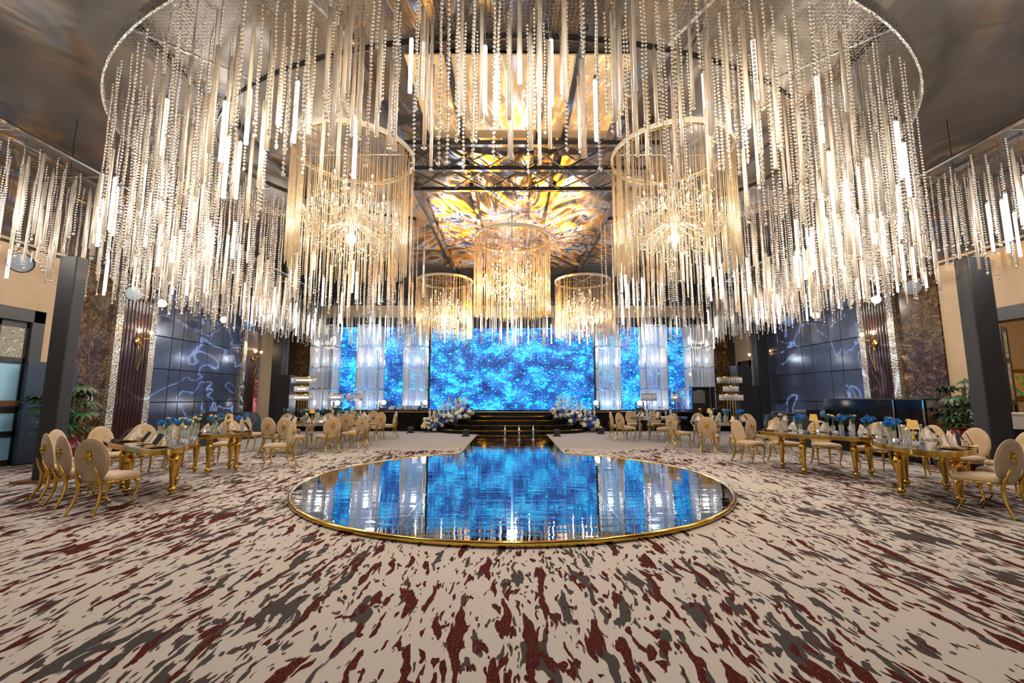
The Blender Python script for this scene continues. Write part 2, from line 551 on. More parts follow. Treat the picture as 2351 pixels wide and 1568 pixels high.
M = dict(
    carpet=carpet_mat(), marble=marble_mat(), led=led_mat(), ceiling=ceiling_mat(), mirror_floor=mirror_floor_mat(), wire=wire_mat(),
    mosaic=mosaic_mat('silver gold mosaic', (0.55, 0.42, 0.24), (0.75, 0.75, 0.8)),
    rim=mosaic_mat('mirror rim', (0.55, 0.5, 0.46), (0.8, 0.78, 0.75)),
    door_glass=pattern_glass_mat(),
    cream=simple('cream wall paint', (0.46, 0.33, 0.20), 0.7, 0, 0.04, 4),
    beige=simple('beige stretch fabric', (0.58, 0.42, 0.24), 0.33, 0.1, 0.06, 3),
    panel=simple('glossy slate blue panel', (0.05, 0.06, 0.105), 0.16, 0.0, 0.12, 2),
    black=simple('matt black cloth', (0.004, 0.004, 0.005), 0.7, 0, 0.3, 20),
    post=simple('black stretched post cover', (0.008, 0.010, 0.014), 0.55, 0, 0.2, 6, bump=0.3),
    gloss_black=simple('gloss black stage cladding', (0.005, 0.005, 0.006), 0.08, 0, 0.3, 8, Specular_IOR_Level=0.18),
    dark_frame=simple('dark grey painted timber', (0.022, 0.021, 0.022), 0.4, 0, 0.2, 18),
    flute=simple('dark plum fluted panel', (0.032, 0.014, 0.016), 0.14, 0.0, 0.2, 4),
    navy=simple('dark blue painted leaf', (0.010, 0.024, 0.045), 0.4, 0, 0.2, 4),
    blue_lit_glass=simple('blue-lit frosted glass', (0.30, 0.55, 0.75), 0.2, 0, 0.06, 2),  # blue light falling through the panes is put into the base colour
    wood=simple('brown timber rail', (0.16, 0.07, 0.03), 0.5, 0, 0.3, 12),
    gold=simple('polished gold', (0.58, 0.36, 0.07), 0.13, 1.0, 0.08, 10),
    gold_dark=simple('aged gold', (0.50, 0.29, 0.06), 0.22, 1.0, 0.15, 14),
    silver=simple('mirrored silver', (0.75, 0.72, 0.66), 0.08, 1.0, 0.05, 10),
    chrome=simple('grey steel', (0.30, 0.30, 0.32), 0.3, 0.9, 0.1, 20),
    velvet=simple('cream velvet', (0.43, 0.30, 0.175), 0.75, 0, 0.10, 9, bump=0.15, Sheen_Weight=0.4),
    linen=simple('blush linen', (0.78, 0.66, 0.56), 0.8, 0, 0.06, 40),
    card=simple('charcoal card', (0.02, 0.02, 0.026), 0.5, 0, 0.2, 30),
    wax=simple('candle wax', (0.85, 0.62, 0.32), 0.5, 0, 0.05, 8),
    petal_blue=simple('blue petals', (0.01, 0.20, 0.55), 0.6, 0, 0.35, 18),
    petal_teal=simple('teal blue petals', (0.01, 0.17, 0.30), 0.6, 0, 0.35, 18),
    petal_cream=simple('cream petals', (0.80, 0.66, 0.38), 0.6, 0, 0.15, 18),
    petal_white=simple('white petals', (0.82, 0.80, 0.72), 0.6, 0, 0.12, 22),
    petal_royal=simple('royal blue petals', (0.03, 0.10, 0.50), 0.6, 0, 0.35, 22),
    petal_pale=simple('pale blue petals', (0.35, 0.55, 0.80), 0.6, 0, 0.2, 22),
    leaf=simple('dark green leaf', (0.035, 0.085, 0.035), 0.35, 0, 0.4, 8),
    stem=simple('green stem', (0.09, 0.17, 0.05), 0.5, 0, 0.25, 20),
    red_pot=simple('red glazed pot', (0.13, 0.012, 0.009), 0.15, 0, 0.15, 6),
    cane=simple('plant cane', (0.16, 0.13, 0.08), 0.6, 0, 0.3, 16),
    soil=simple('potting soil', (0.02, 0.014, 0.01), 0.9, 0, 0.3, 40),
    device=simple('black metal housing', (0.016, 0.016, 0.018), 0.4, 0.2, 0.2, 20),
    white_cloth=simple('white table cover', (0.62, 0.57, 0.50), 0.7, 0, 0.05, 12),
    tube=glassy('frosted glass tube', (1.0, 0.94, 0.86), 0.38, 0.45, 0.08),
    tube_rings=glassy('bubbled glass tube', (1.0, 0.95, 0.88), 0.45, 0.35, 0.05, rings=14),
    bead=glassy('cut crystal bead', (1.0, 0.96, 0.90), 0.30, 0.30, 0.02),
    crystal=glassy('crystal curtain', (0.95, 0.97, 1.0), 0.42, 0.35, 0.04),
    fringe=glassy('crystal rod fringe', (1.0, 0.91, 0.74), 0.42, 0.38, 0.05),
    clear=glassy('clear table glass', (0.98, 1.0, 1.0), 0.82, 0.06, 0.02),
    acrylic=glassy('clear acrylic', (0.97, 0.99, 1.0), 0.80, 0.08, 0.02),
    led_tube=emit('lit light tube', (1.0, 0.93, 0.80), 6.5),
    bulb=emit('warm candle bulb', (1.0, 0.68, 0.30), 9.0),
    flame=emit('candle flame', (1.0, 0.55, 0.15), 4.0),
    glow_shade=emit('glowing pleated shade', (1.0, 0.55, 0.16), 0.55),
    head_lens=emit('lit spotlight lens', (1.0, 0.88, 0.72), 22.0),
    lens_off=simple('dimpled lamp lens', (0.30, 0.34, 0.40), 0.15, 0.3, 0.5, 60),
    lens_blue=simple('blue dimpled lamp lens', (0.06, 0.14, 0.35), 0.15, 0.3, 0.6, 60),
    screen_glow=emit('lit laptop screen', (0.02, 0.03, 0.06), 1.0),
)


# ------------------------------------------------------------ the setting
def plane(name, x0, x1, y0, y1, z, mat, label=None, up=True):
    b = MB()
    f = (0, 1, 2, 3) if up else (3, 2, 1, 0)
    b.add([(x0, y0, z), (x1, y0, z), (x1, y1, z), (x0, y1, z)], [f])
    return b.build(name, mat, kind='structure')


WX, BY = 11.1, 21.8
MB().box(-WX - 0.2, WX + 0.2, -3.0, BY + 0.2, -0.1, 0).build('floor', M['carpet'], kind='structure')
# ceiling film: gentle folds along its length
nx, ny = 72, 72
gx = np.linspace(-WX - 0.1, WX + 0.1, nx); gy = np.linspace(-2.5, BY + 0.1, ny)
GX, GY = np.meshgrid(gx, gy)
GZ = 7.15 + 0.06 * np.sin(GX * 1.7 + 0.9 * GY) * np.cos(GY * 0.5 - GX * 0.3) + 0.03 * np.sin(GX * 3.3 - GY * 1.3) + 0.035 * np.sin(GX * 0.8 + GY * 2.4)
V = np.stack([GX.ravel(), GY.ravel(), GZ.ravel()], 1)
idx = np.arange(nx * ny).reshape(ny, nx)
F = np.stack([idx[:-1, :-1].ravel(), idx[1:, :-1].ravel(), idx[1:, 1:].ravel(), idx[:-1, 1:].ravel()], 1)
tag(link('ceiling', mesh_np('ceiling', V, F, [M['ceiling']], True)), kind='structure')
# battens along the ceiling joints
k = 0
for x in (-5.7, -2.5, -1.05, 0.55, 1.1, 2.9, 5.7):
    k += 1
    MB().box(x - 0.05, x + 0.05, 6.0, BY, 6.98, 7.08).build('trim_%d' % k, M['dark_frame'], kind='structure')


def wall_piece(name, side, y0, y1, z0, z1, mat, dx=0.0, th=0.06):
    xs = side * (WX - dx)
    b = MB().box(min(xs, xs + side * th), max(xs, xs + side * th), y0, y1, z0, z1)
    return b.build(name, mat, kind='structure')


# left wall
b = MB().box(-WX - 0.2, -WX, 10.2, BY, 0, 7.2)
b.box(-WX - 0.2, -WX, -2.5, 7.3, 0, 7.2).box(-WX - 0.2, -WX, 7.3, 10.2, 3.48, 7.2)
b.build('wall_left', M['cream'], kind='structure')
b = MB().box(WX, WX + 0.2, 10.45, BY, 0, 7.2)
b.box(WX, WX + 0.2, -2.5, 6.5, 0, 7.2).box(WX, WX + 0.2, 6.5, 10.45, 3.45, 7.2)
b.build('wall_right', M['cream'], kind='structure')
b = MB().box(-WX - 0.2, WX + 0.2, BY, BY + 0.2, 0, 7.2)
b.build('wall_back', M['dark_frame'], kind='structure')
MB().box(-9.5, 9.5, BY - 0.12, BY, 5.45, 6.05).build('trim_20', M['beige'], kind='structure')


def flutes(name, side, y0, y1, z0, z1, n=8, r_dx=0.14):
    """a pilaster panel of half-round flutes"""
    pts = []
    w = (y1 - y0) / n
    for i in range(n):
        for j in range(8):
            t = j / 8
            pts.append((y0 + (i + t) * w, 0.075 * math.sin(PI * t) ** 0.7 if 0 < t < 1 else 0.0))
    pts.append((y1, 0.0))
    xs = side * (WX - 0.10)
    vs = [(xs - side * d, y, z0) for y, d in pts] + [(xs - side * d, y, z1) for y, d in pts]
    m = len(pts)
    fs = [(i, i + 1, m + i + 1, m + i) for i in range(m - 1)]
    o = MB().add(vs, fs).build(name, M['flute'], None, 40, 'structure')
    return o


wall_piece('trim_21', -1, 10.75, 12.0, 0, 5.4, M['marble'], 0.05, 0.05)
wall_piece('trim_22', 1, 11.2, 12.45, 0, 5.4, M['marble'], 0.05, 0.05)
for i, (s, y0, y1) in enumerate(((-1, 12.0, 13.4), (1, 12.45, 13.75), (-1, 17.85, 19.05), (1, 18.95, 20.1))):
    wall_piece('trim_%d' % (30 + i * 3), s, y0, y0 + 0.22, 0, 5.4, M['mosaic'], 0.16, 0.16)
    wall_piece('trim_%d' % (31 + i * 3), s, y1 - 0.22, y1, 0, 5.4, M['mosaic'], 0.16, 0.16)
    flutes('trim_%d' % (32 + i * 3), s, y0 + 0.22, y1 - 0.22, 0.0, 5.4, 7 if i > 1 else 8)


# big wall panels: a backing board with separate glossy panels
def panel_wall(side, y0, y1, num):
    wall_piece('trim_%d' % num, side, y0, y1, 0, 5.4, M['black'], 0.02, 0.02)
    ws = [1.0, 0.62, 1.0, 0.62, 1.0, 0.62, 0.9]
    k = (y1 - y0) / sum(ws)
    y = y0; zs = [0.08, 1.33, 2.37, 3.39, 4.42, 5.4]
    b = MB()
    for w in ws:
        for z0, z1 in zip(zs, zs[1:]):
            xs = side * (WX - 0.06)
            b.box(min(xs, xs + side * 0.035), max(xs, xs + side * 0.035), y + 0.012, y + w * k - 0.012, z0 + 0.012, z1 - 0.012)
        y += w * k
    bevel(b.build('trim_%d' % (num + 1), M['panel'], None, None, 'structure'), 0.006)


panel_wall(-1, 13.4, 17.85, 50)
panel_wall(1, 13.75, 18.95, 52)
for s in (-1, 1):                                   # dark header above the panels
    n = 60 if s < 0 else 62
    wall_piece('trim_%d' % n, s, -2.5, BY, 5.0, 7.1, M['dark_frame'], 0.16, 0.16)
    MB().box(min(s * 9.55, s * 10.75), max(s * 9.55, s * 10.75), BY - 0.08, BY, 0, 5.3).build('trim_%d' % (n + 1), M['marble'], kind='structure')
# posts
for i, (x0, x1, y0, y1) in enumerate(((-8.55, -8.22, 8.05, 8.3), (8.65, 9.1, 8.1, 8.38), (-10.4, -9.95, 19.0, 19.4), (10.35, 10.8, 18.5, 18.9))):
    o = MB().box(x0, x1, y0, y1, 0, 4.15 if i < 2 else 5.74).build('trim_%d' % (70 + i), M['post'], None, None, 'structure')
    bevel(o, 0.03, 3)
tag(MB().box(-8.75, -8.05, 7.9, 8.6, 0, 0.03).build('trim_75', M['wood']), kind='structure')


# left door: dark frame, textured upper panes, lower panes with blue light painted into their colour
def door(name, side, y0, y1, ztop):
    x = side * WX
    d = thing(name, None, None, (x, 0, 0)); d['kind'] = 'structure'
    fr = MB()
    for a, c in ((y0, y0 + 0.28), (y1 - 0.28, y1)):
        fr.box(-0.06, 0.10, a, c, 0, ztop)
    fr.box(-0.06, 0.10, y0, y1, ztop - 0.3, ztop)
    bevel(fr.build('door_frame', M['dark_frame'], d), 0.02)
    lf = MB()
    n = 4; w = (y1 - y0 - 0.56) / n
    for i in range(n + 1):
        yy = y0 + 0.28 + i * w
        lf.box(-0.03, 0.03, yy - 0.05, yy + 0.05, 0, ztop - 0.3)
    for z in (0.0, 0.62, 1.15, 2.24, ztop - 0.42):
        lf.box(-0.03, 0.03, y0 + 0.28, y1 - 0.28, z, z + 0.13)
    lf.build('door_leaf', M['dark_frame'], d)
    for i in range(n):
        ya, yb = y0 + 0.28 + i * w + 0.05, y0 + 0.28 + (i + 1) * w - 0.05
        MB().box(-0.01, 0.01, ya, yb, 2.37, ztop - 0.42).build('textured_pane', M['door_glass'], d)
        MB().box(-0.01, 0.01, ya, yb, 0.13, 2.24).build('frosted_pane', M['blue_lit_glass'], d)
    MB().box(0.02, 0.05, y0 + 0.28, y1 - 0.28, 1.3, 1.42).build('push_rail', M['wood'], d)
    return d


door('door_1', -1, 7.3, 10.25, 3.48)
door('door_2', 1, 20.2, 21.5, 3.2)
tag(bevel(MB().box(-10.92, -10.84, 9.85, 11.0, 0.02, 2.3).build('partition_panel', M['navy']), 0.01),
    'tall dark blue partition panel standing beside the left glazed door', 'partition')

# right doorway to the next room
dw = thing('door_3', None, None, (WX, 0, 0)); dw['kind'] = 'structure'
fr = MB().box(-0.1, 0.3, 10.15, 10.45, 0, 3.45).box(-0.1, 0.3, 6.5, 10.45, 3.2, 3.5).box(-0.1, 0.3, 6.5, 6.7, 0, 3.45)
fr.build('door_frame', M['dark_frame'], dw)
HL = T(0.12, 10.12, 0) @ RZ(math.radians(30))
lf = MB()
for z in (0, 1.3, 2.3, 3.05): lf.box(0, 0.9, -0.025, 0.025, z, z + 0.12, HL)
for x in (0.0, 0.42, 0.82): lf.box(x, x + 0.08, -0.025, 0.025, 0, 3.17, HL)
lf.build('door_leaf', M['dark_frame'], dw)
for x in (0.08, 0.5):
    for z0, z1 in ((1.42, 2.3), (2.42, 3.05)):
        MB().box(x, x + 0.34, -0.012, 0.012, z0, z1, HL).build('textured_pane', M['door_glass'], dw)
b = MB().box(WX + 0.2, 16, 4.0, 4.1, 0, 4).box(15.9, 16, 4, 13, 0, 4).box(WX + 0.2, 16, 12.9, 13, 0, 4)
b.build('wall_annex', M['cream'], kind='structure')
MB().box(WX + 0.2, 16, 4, 13, -0.1, 0).build('floor_annex', M['cream'], kind='structure')
MB().box(WX + 0.2, 16, 4, 13, 3.9, 4.0).build('ceiling_annex', M['cream'], kind='structure')
lamp('POINT', (13.6, 9.2, 3.4), 110, WARM, 0.2)
pf = thing('framed_picture', 'small gold framed colourful picture on the wall beyond the right doorway', 'picture', (14.75, 12.86, 1.85), math.radians(90))
MB().box(-0.04, 0.02, -0.42, 0.42, -0.45, 0.45).build('picture_frame', M['gold_dark'], pf)
q = NT('abstract painting'); cc = q.coords('pos')
pm = q.done(q.bsdf(q.ramp(q.noise(cc, 5, 3), [(0.3, (0.05, 0.2, 0.5)), (0.45, (0.2, 0.5, 0.2)), (0.55, (0.8, 0.5, 0.1)), (0.7, (0.6, 0.1, 0.1))]), 0.5))
MB().box(-0.06, -0.04, -0.3, 0.3, -0.33, 0.33).build('painting', pm, pf)

# stage and steps
SY, SH = 19.66, 0.86
b = MB().box(-10.0, 10.0, SY, BY - 0.15, 0, SH)
stage = thing('stage', 'long gloss black stage platform along the back wall', 'stage', (0, 0, 0))
b.build('platform', M['gloss_black'], stage)
MB().box(-10.0, 10.0, SY - 0.025, SY, SH - 0.04, SH + 0.004).build('edge_strip', M['gold_dark'], stage)
steps = thing('curved_steps', 'curved black stage steps with gold edges in front of the big screen', 'steps', (0, SY - 0.03, 0))
for i, (hw, dp, z) in enumerate(((1.75, 0.42, 0.69), (2.3, 0.84, 0.52), (2.85, 1.26, 0.345), (3.2, 1.68, 0.17))):
    out = []
    for j in range(33):
        a = PI + PI * j / 32
        out.append((hw * math.copysign(abs(math.cos(a)) ** 0.8, math.cos(a)), dp * math.sin(a)))
    zb = 0.004
    MB().prism([(x, y) for x, y in out], zb, z - 0.02).build('step', M['gloss_black'], steps)
    big = [(x * 1.008, y * 1.01) for x, y in out]
    MB().tube([(x, y - 0.004, z - 0.03) for x, y in big], 0.022, 6).build('gold_edge', M['gold'], steps)
    MB().prism(big, z - 0.02, z - 0.006).build('tread', M['gloss_black'], steps)

# led walls
main = thing('led_screen', 'large central led wall showing bright blue bubbles behind the stage steps', 'screen', (0, 20.75, SH + 0.03))
MB().box(-3.85, 3.85, 0, 0.04, 0.0, 3.86).build('display', M['led'], main)
MB().box(-3.95, -3.86, -0.02, 0.14, 0.0, 3.9).box(3.86, 3.95, -0.02, 0.14, 0.0, 3.9).box(-3.95, 3.95, 0.05, 0.14, 0.0, 3.9).build('cabinet_frame', M['device'], main)
for s in (-1, 1):
    sc = thing('led_screen', 'blue led wall between the crystal columns to the %s of the central screen' % ('left' if s < 0 else 'right'), 'screen', (s * 6.4, 21.35, SH + 0.03))
    MB().box(-2.3, 2.3, 0, 0.04, 0, 4.0).build('display', M['led'], sc)
    MB().box(-2.35, 2.35, 0.041, 0.12, 0, 4.03).build('cabinet_frame', M['device'], sc)


# crystal columns on the stage
def crystal_column(x, y, label):
    c = thing('crystal_column', label, 'column', (x, y, SH + 0.004), 0, 'crystal curtain columns on the stage')
    fr = MB(); h = 3.95; w = 0.5
    for sx in (-1, 1):
        for sy in (-1, 1):
            fr.box(sx * w - 0.015, sx * w + 0.015, sy * w - 0.015, sy * w + 0.015, 0, h)
    fr.build('frame_posts', M['silver'], c)
    nt = 4; th = h / nt
    rr = random.Random(int(x * 100))
    for t in range(nt):
        z1 = h - t * th; z0 = z1 - th + 0.03
        hp = MB()
        for a, bq in (((-w, -w), (w, -w)), ((w, -w), (w, w)), ((w, w), (-w, w)), ((-w, w), (-w, -w))):
            hp.tube([(a[0], a[1], z1 - 0.02), (bq[0], bq[1], z1 - 0.02)], 0.024, 6)
        hp.build('hoop', M['crystal'], c)
        vs = []; fs = []
        n = 17
        for side in range(4):
            for i in range(n):
                u = -w + 2 * w * (i + 0.5 + rr.uniform(-0.2, 0.2)) / n
                px, py = [(u, -w), (w, u), (u, w), (-w, u)][side]
                rad = rr.choice((0.012, 0.017, 0.021)); b0 = len(vs)
                zb = z0 + rr.uniform(-0.02, 0.05)
                for z in (z1 - 0.04, zb):
                    for a in range(4):
                        an = a * PI / 2 + rr.random()
                        vs.append((px + rad * math.cos(a * PI / 2), py + rad * math.sin(a * PI / 2), z))
                fs += [(b0 + a, b0 + (a + 1) % 4, b0 + 4 + (a + 1) % 4, b0 + 4 + a) for a in range(4)]
        o = MB().add(vs, fs).build('crystal_curtain', M['crystal'], c, None, 'stuff')
    MB().box(-w, w, -w, w, 0, 0.05).build('plinth', M['gloss_black'], c)
    lamp('POINT', (x, y, SH + 0.35), 38, (0.85, 0.9, 1.0), 0.12)
    lamp('POINT', (x, y, SH + 2.4), 30, (0.85, 0.9, 1.0), 0.12)


for x, lab in ((-8.73, 'outermost crystal curtain column on the left end of the stage'),
               (-6.6, 'middle of the three crystal curtain columns left of the big screen'),
               (-4.45, 'crystal curtain column touching the left edge of the big screen'),
               (4.45, 'crystal curtain column touching the right edge of the big screen'),
               (6.6, 'middle of the three crystal curtain columns right of the big screen'),
               (8.73, 'outermost crystal curtain column behind the flight case on the right')):
    crystal_column(x, 20.56, lab)

# round mirror dance floor and runway
DC, DR = 8.24, 3.6
df = thing('dance_floor', 'round black mirror dance floor with a gold rim on the carpet', 'dance floor', (0, DC, 0))
MB().lathe([(DR, 0.003), (DR, 0.05)], 96).build('glass_panels', M['mirror_floor'], df)
g0 = math.asin(1.33 / DR)
MB().tube([((DR + 0.015) * math.cos(PI / 2 + g0 + (2 * PI - 2 * g0) * i / 120), (DR + 0.015) * math.sin(PI / 2 + g0 + (2 * PI - 2 * g0) * i / 120), 0.03) for i in range(121)], 0.035, 8).build('gold_rim', M['gold'], df, True)
sm = MB()
def seam(x0, y0, x1, y1, w=0.008):
    d = Vector((x1 - x0, y1 - y0)).normalized(); nrm = Vector((-d.y, d.x)) * w
    sm.add([(x0 - nrm.x, y0 - nrm.y, 0.0525), (x1 - nrm.x, y1 - nrm.y, 0.0525), (x1 + nrm.x, y1 + nrm.y, 0.0525), (x0 + nrm.x, y0 + nrm.y, 0.0525)], [(0, 1, 2, 3)])
for x in (-2.55, -1.28, 0, 1.28, 2.55):
    yy = math.sqrt(DR * DR - x * x) - 0.03
    seam(x, -yy, x, yy, 0.012 if x == 0 else 0.008)
for y in (-2.72, -0.24, 2.2):
    xx = math.sqrt(DR * DR - y * y) - 0.03
    seam(-xx, y, xx, y, 0.009)
sm.build('panel_seams', M['silver'], df)
rw = thing('mirror_runway', 'black mirror runway leading from the round floor to the stage steps', 'runway', (0, 0, 0))
MB().box(-1.3, 1.3, DC + math.sqrt(DR * DR - 1.69) + 0.02, 17.9, 0.003, 0.049).build('glass_panels', M['mirror_floor'], rw)
MB().box(-1.34, -1.3, 11.8, 17.9, 0.003, 0.05).box(1.3, 1.34, 11.8, 17.9, 0.003, 0.05).build('gold_edge', M['gold'], rw)
sm = MB()
for y in (13.2, 15.6): seam(-1.3, y, 1.3, y)
seam(0, 11.9, 0, 17.9)
sm.v = [(x, y, z - 0.0045) for x, y, z in sm.v]
sm.build('panel_seams', M['silver'], rw)


# ------------------------------------------------------------ hanging glass strands
def np_cyl(z0, z1, r, n=8, x=0.0, y=0.0):
    a = np.arange(n) * 2 * PI / n
    cx, sy = x + r * np.cos(a), y + r * np.sin(a)
    V = np.concatenate([np.stack([cx, sy, np.full(n, z0)], 1), np.stack([cx, sy, np.full(n, z1)], 1), [[x, y, z0 - r * 0.3], [x, y, z1 + r * 0.3]]])
    F = []
    for i in range(n):
        k = (i + 1) % n
        F += [(i, k, n + k), (i, n + k, n + i), (2 * n, k, i), (2 * n + 1, n + i, n + k)]
    return V, np.array(F)


def np_octa(pts, r, h, spin):
    """octahedral beads at pts (n,3)"""
    n = len(pts)
    c, s = np.cos(spin) * r, np.sin(spin) * r
    z = np.zeros(n)
    offs = np.stack([np.stack([c, s, z], 1), np.stack([-s, c, z], 1), np.stack([-c, -s, z], 1), np.stack([s, -c, z], 1),
                     np.stack([z, z, z - h], 1), np.stack([z, z, z + h], 1)], 1)
    V = (pts[:, None, :] + offs).reshape(-1, 3)
    base = np.array([(0, 1, 5), (1, 2, 5), (2, 3, 5), (3, 0, 5), (1, 0, 4), (2, 1, 4), (3, 2, 4), (0, 3, 4)])
    F = (np.arange(n)[:, None, None] * 6 + base[None]).reshape(-1, 3)
    return V, F


def cat(parts):
    Vs, Fs, Ms = [], [], []
    o = 0
    for V, F, m in parts:
        Vs.append(V); Fs.append(F + o); Ms.append(np.full(len(F), m)); o += len(V)
    return np.concatenate(Vs), np.concatenate(Fs), np.concatenate(Ms)


def strand_geo(kind, L, rr, fine=1.0):
    """geometry hanging from the origin down to -L; returns V, F, material index"""
    if kind == 'bead':
        sp = rr.choice((0.050, 0.055, 0.060)) * fine
        n = int((L - 0.12) / sp)
        zs = -0.08 - np.arange(n) * sp
        sw = 0.006 * np.sin(np.arange(n) * 0.35 + rr.random() * 6)
        pts = np.stack([sw, sw * 0.6, zs], 1)
        r = rr.choice((0.020, 0.0235, 0.026)) * fine
        V, F = np_octa(pts, r, sp * 0.49, NR.rand(n) * 0.8 + rr.random() * 3)
        V2, F2 = np_octa(np.array([[0, 0, zs[-1] - 0.07]]), 0.027, 0.05, np.array([0.3]))
        return cat([(V, F, 0), (V2, F2, 0), (*np_cyl(-0.09, 0.0, 0.003, 3), 1)])
    if kind == 'tube':
        tl = min(L - 0.1, rr.uniform(1.05, 1.6))
        top = -(L - tl) + (0.07 if rr.random() < 0.6 else 0)
        r = rr.choice((0.022, 0.027, 0.030)) * fine
        ps = [(*np_cyl(-L + 0.07, top, r, 10), 0), (*np_cyl(top, 0.0, 0.004, 3), 1)]
        if rr.random() < 0.6:
            V, F = np_octa(np.array([[0, 0, -L + 0.02]]), 0.034, 0.034, np.array([0.2]))
            ps.append((V, F, 0))
        if top < -0.35 and rr.random() < 0.6:        # beads above the tube
            n = int((-top - 0.1) / 0.05)
            V, F = np_octa(np.stack([np.zeros(n), np.zeros(n), -0.06 - np.arange(n) * 0.05], 1), 0.016, 0.024, NR.rand(n))
            ps.append((V, F, 0))
        return cat(ps)
    tl = rr.uniform(0.75, 0.95)
    r = 0.028 * fine
    return cat([(*np_cyl(-L, -L + tl, r, 10), 0), (*np_cyl(-L + tl, -L + tl + 0.07, r * 0.75, 8), 2), (*np_cyl(-L + tl + 0.07, 0.0, 0.004, 3), 1)])


KIND_MATS = {'bead': [M['bead'], M['chrome']], 'tube': [M['tube'], M['chrome']], 'led': [M['led_tube'], M['chrome'], M['chrome']]}
KIND_NAME = {'bead': 'crystal_strand', 'tube': 'glass_tube', 'led': 'light_tube'}


def scatter(inside, x0, x1, y0, y1, dmin, rr, tries=14000):
    pts = []; grid = {}
    for _ in range(tries):
        x, y = rr.uniform(x0, x1), rr.uniform(y0, y1)
        if not inside(x, y): continue
        g = (int(x // dmin), int(y // dmin)); ok = True
        for i in (-1, 0, 1):
            for j in (-1, 0, 1):
                for p in grid.get((g[0] + i, g[1] + j), ()):
                    if (p[0] - x) ** 2 + (p[1] - y) ** 2 < dmin * dmin: ok = False
        if ok:
            grid.setdefault(g, []).append((x, y)); pts.append((x, y))
    return pts


def hang(root, pts, ztop, zbot, share, rr, ref, fine=1.0, most=(100, 100, 100)):
    """hang strands on root: the nearest hundred of a kind are parts, the rest one mass"""
    items = {'bead': [], 'tube': [], 'led': []}
    for x, y in pts:
        u = rr.random()
        kind = 'bead' if u < share[0] else 'tube' if u < share[0] + share[1] else 'led'
        z = zbot(x, y, kind, rr)
        items[kind].append((x, y, ztop - z))
    for (kind, lst), cap_n in zip(items.items(), most):
        lst.sort(key=lambda p: math.hypot(p[0], p[1]))
        rest = []
        for i, (x, y, L) in enumerate(lst):
            V, F, mi = strand_geo(kind, L, rr, fine)
            mats = KIND_MATS[kind]
            if kind == 'tube' and rr.random() < 0.45: mats = [M['tube_rings'], M['chrome']]
            if i < cap_n:
                o = link(KIND_NAME[kind], mesh_np(KIND_NAME[kind], V, F, mats, False, mi), None, root)
                o.location = (x - root.location.x, y - root.location.y, ztop - root.location.z)
            else:
                rest.append((V + np.array([x, y, ztop]) - np.array(root.location), F, mi))
        if rest:
            o = 0; Vs, Fs, Ms = [], [], []
            for V, F, mi in rest:
                Vs.append(V); Fs.append(F + o); Ms.append(mi); o += len(V)
            tag(link(KIND_NAME[kind], mesh_np(KIND_NAME[kind], np.concatenate(Vs), np.concatenate(Fs), KIND_MATS[kind], False, np.concatenate(Ms)), None, root), kind='stuff')


# the horseshoe ring over the dance floor
RZT = 6.55
A1, A2 = math.radians(-243), math.radians(63)
RAI, RBI = 6.05, 3.4
ring = thing('crystal_canopy', 'huge horseshoe ring canopy of hanging glass tubes and bead strands over the dance floor', 'chandelier', (0, RYC, RZT))


def in_ring(x, y):
    a = math.atan2((y - RYC) / RB, x / RA)
    if A2 + 0.02 < a < PI - A2 - 0.02: return False
    o = (x / (RA - 0.12)) ** 2 + ((y - RYC) / (RB - 0.12)) ** 2
    i = (x / (RAI + 0.08)) ** 2 + ((y - RYC) / (RBI + 0.08)) ** 2
    return o < 1 < i


def arc(a, b, n=90, t0=A1, t1=A2):
    return [(a * math.cos(t0 + (t1 - t0) * i / n), b * math.sin(t0 + (t1 - t0) * i / n)) for i in range(n + 1)]


def band_strip(outer, inner, z0, z1):
    b = MB(); n = len(outer)
    vs = [(*p, z0) for p in outer] + [(*p, z1) for p in outer] + [(*p, z0) for p in inner] + [(*p, z1) for p in inner]
    for i in range(n - 1):
        b.f += [(i, i + 1, n + i + 1, n + i), (2 * n + i + 1, 2 * n + i, 3 * n + i, 3 * n + i + 1),
                (2 * n + i, 2 * n + i + 1, i + 1, i), (n + i, n + i + 1, 3 * n + i + 1, 3 * n + i)]
    b.v = vs
    return b


band_strip(arc(RA, RB), arc(RA - 0.03, RB - 0.03), -0.06, 0.13).build('outer_rim', M['rim'], ring)
band_strip(arc(RAI + 0.02, RBI + 0.02), arc(RAI, RBI), -0.03, 0.07).build('inner_rim', M['dark_frame'], ring)
o1, i1 = arc(RA - 0.04, RB - 0.04), arc(RAI + 0.03, RBI + 0.03)
n = len(o1)
MB().add([(*p, 0.03) for p in o1] + [(*p, 0.03) for p in i1], [(i, i + 1, n + i + 1, n + i) for i in range(n - 1)]).build('wire_netting', M['wire'], ring)
for i in range(15):
    a = A1 + (A2 - A1) * i / 14
    MB().tube([(RAI * math.cos(a), RBI * math.sin(a), 0.055), (RA * math.cos(a), RB * math.sin(a), 0.055)], 0.022, 6).build('frame_bar', M['chrome'], ring)
    if 0 < i < 14 and i % 2:
        MB().tube([(6.7 * math.cos(a), 4 * math.sin(a), 0.05), (6.7 * math.cos(a), 4 * math.sin(a), 0.56)], 0.008, 5).build('hanger_wire', M['device'], ring)


def ring_bottom(x, y, kind, rr):
    t = (y - RYC) / RB
    front = max(0.0, min(1.0, (-t - 0.25) / 0.55)) * max(0, 1 - (abs(x) / 6.2) ** 2)
    zb = 3.30 * (1 - front) + (1.5 + 0.53 * y) * front
    if kind == 'led': return zb + rr.uniform(0.25, 1.5)
    return zb + rr.uniform(0.0, 1.0) * (1.0 if rr.random() < 0.75 else 1.5)


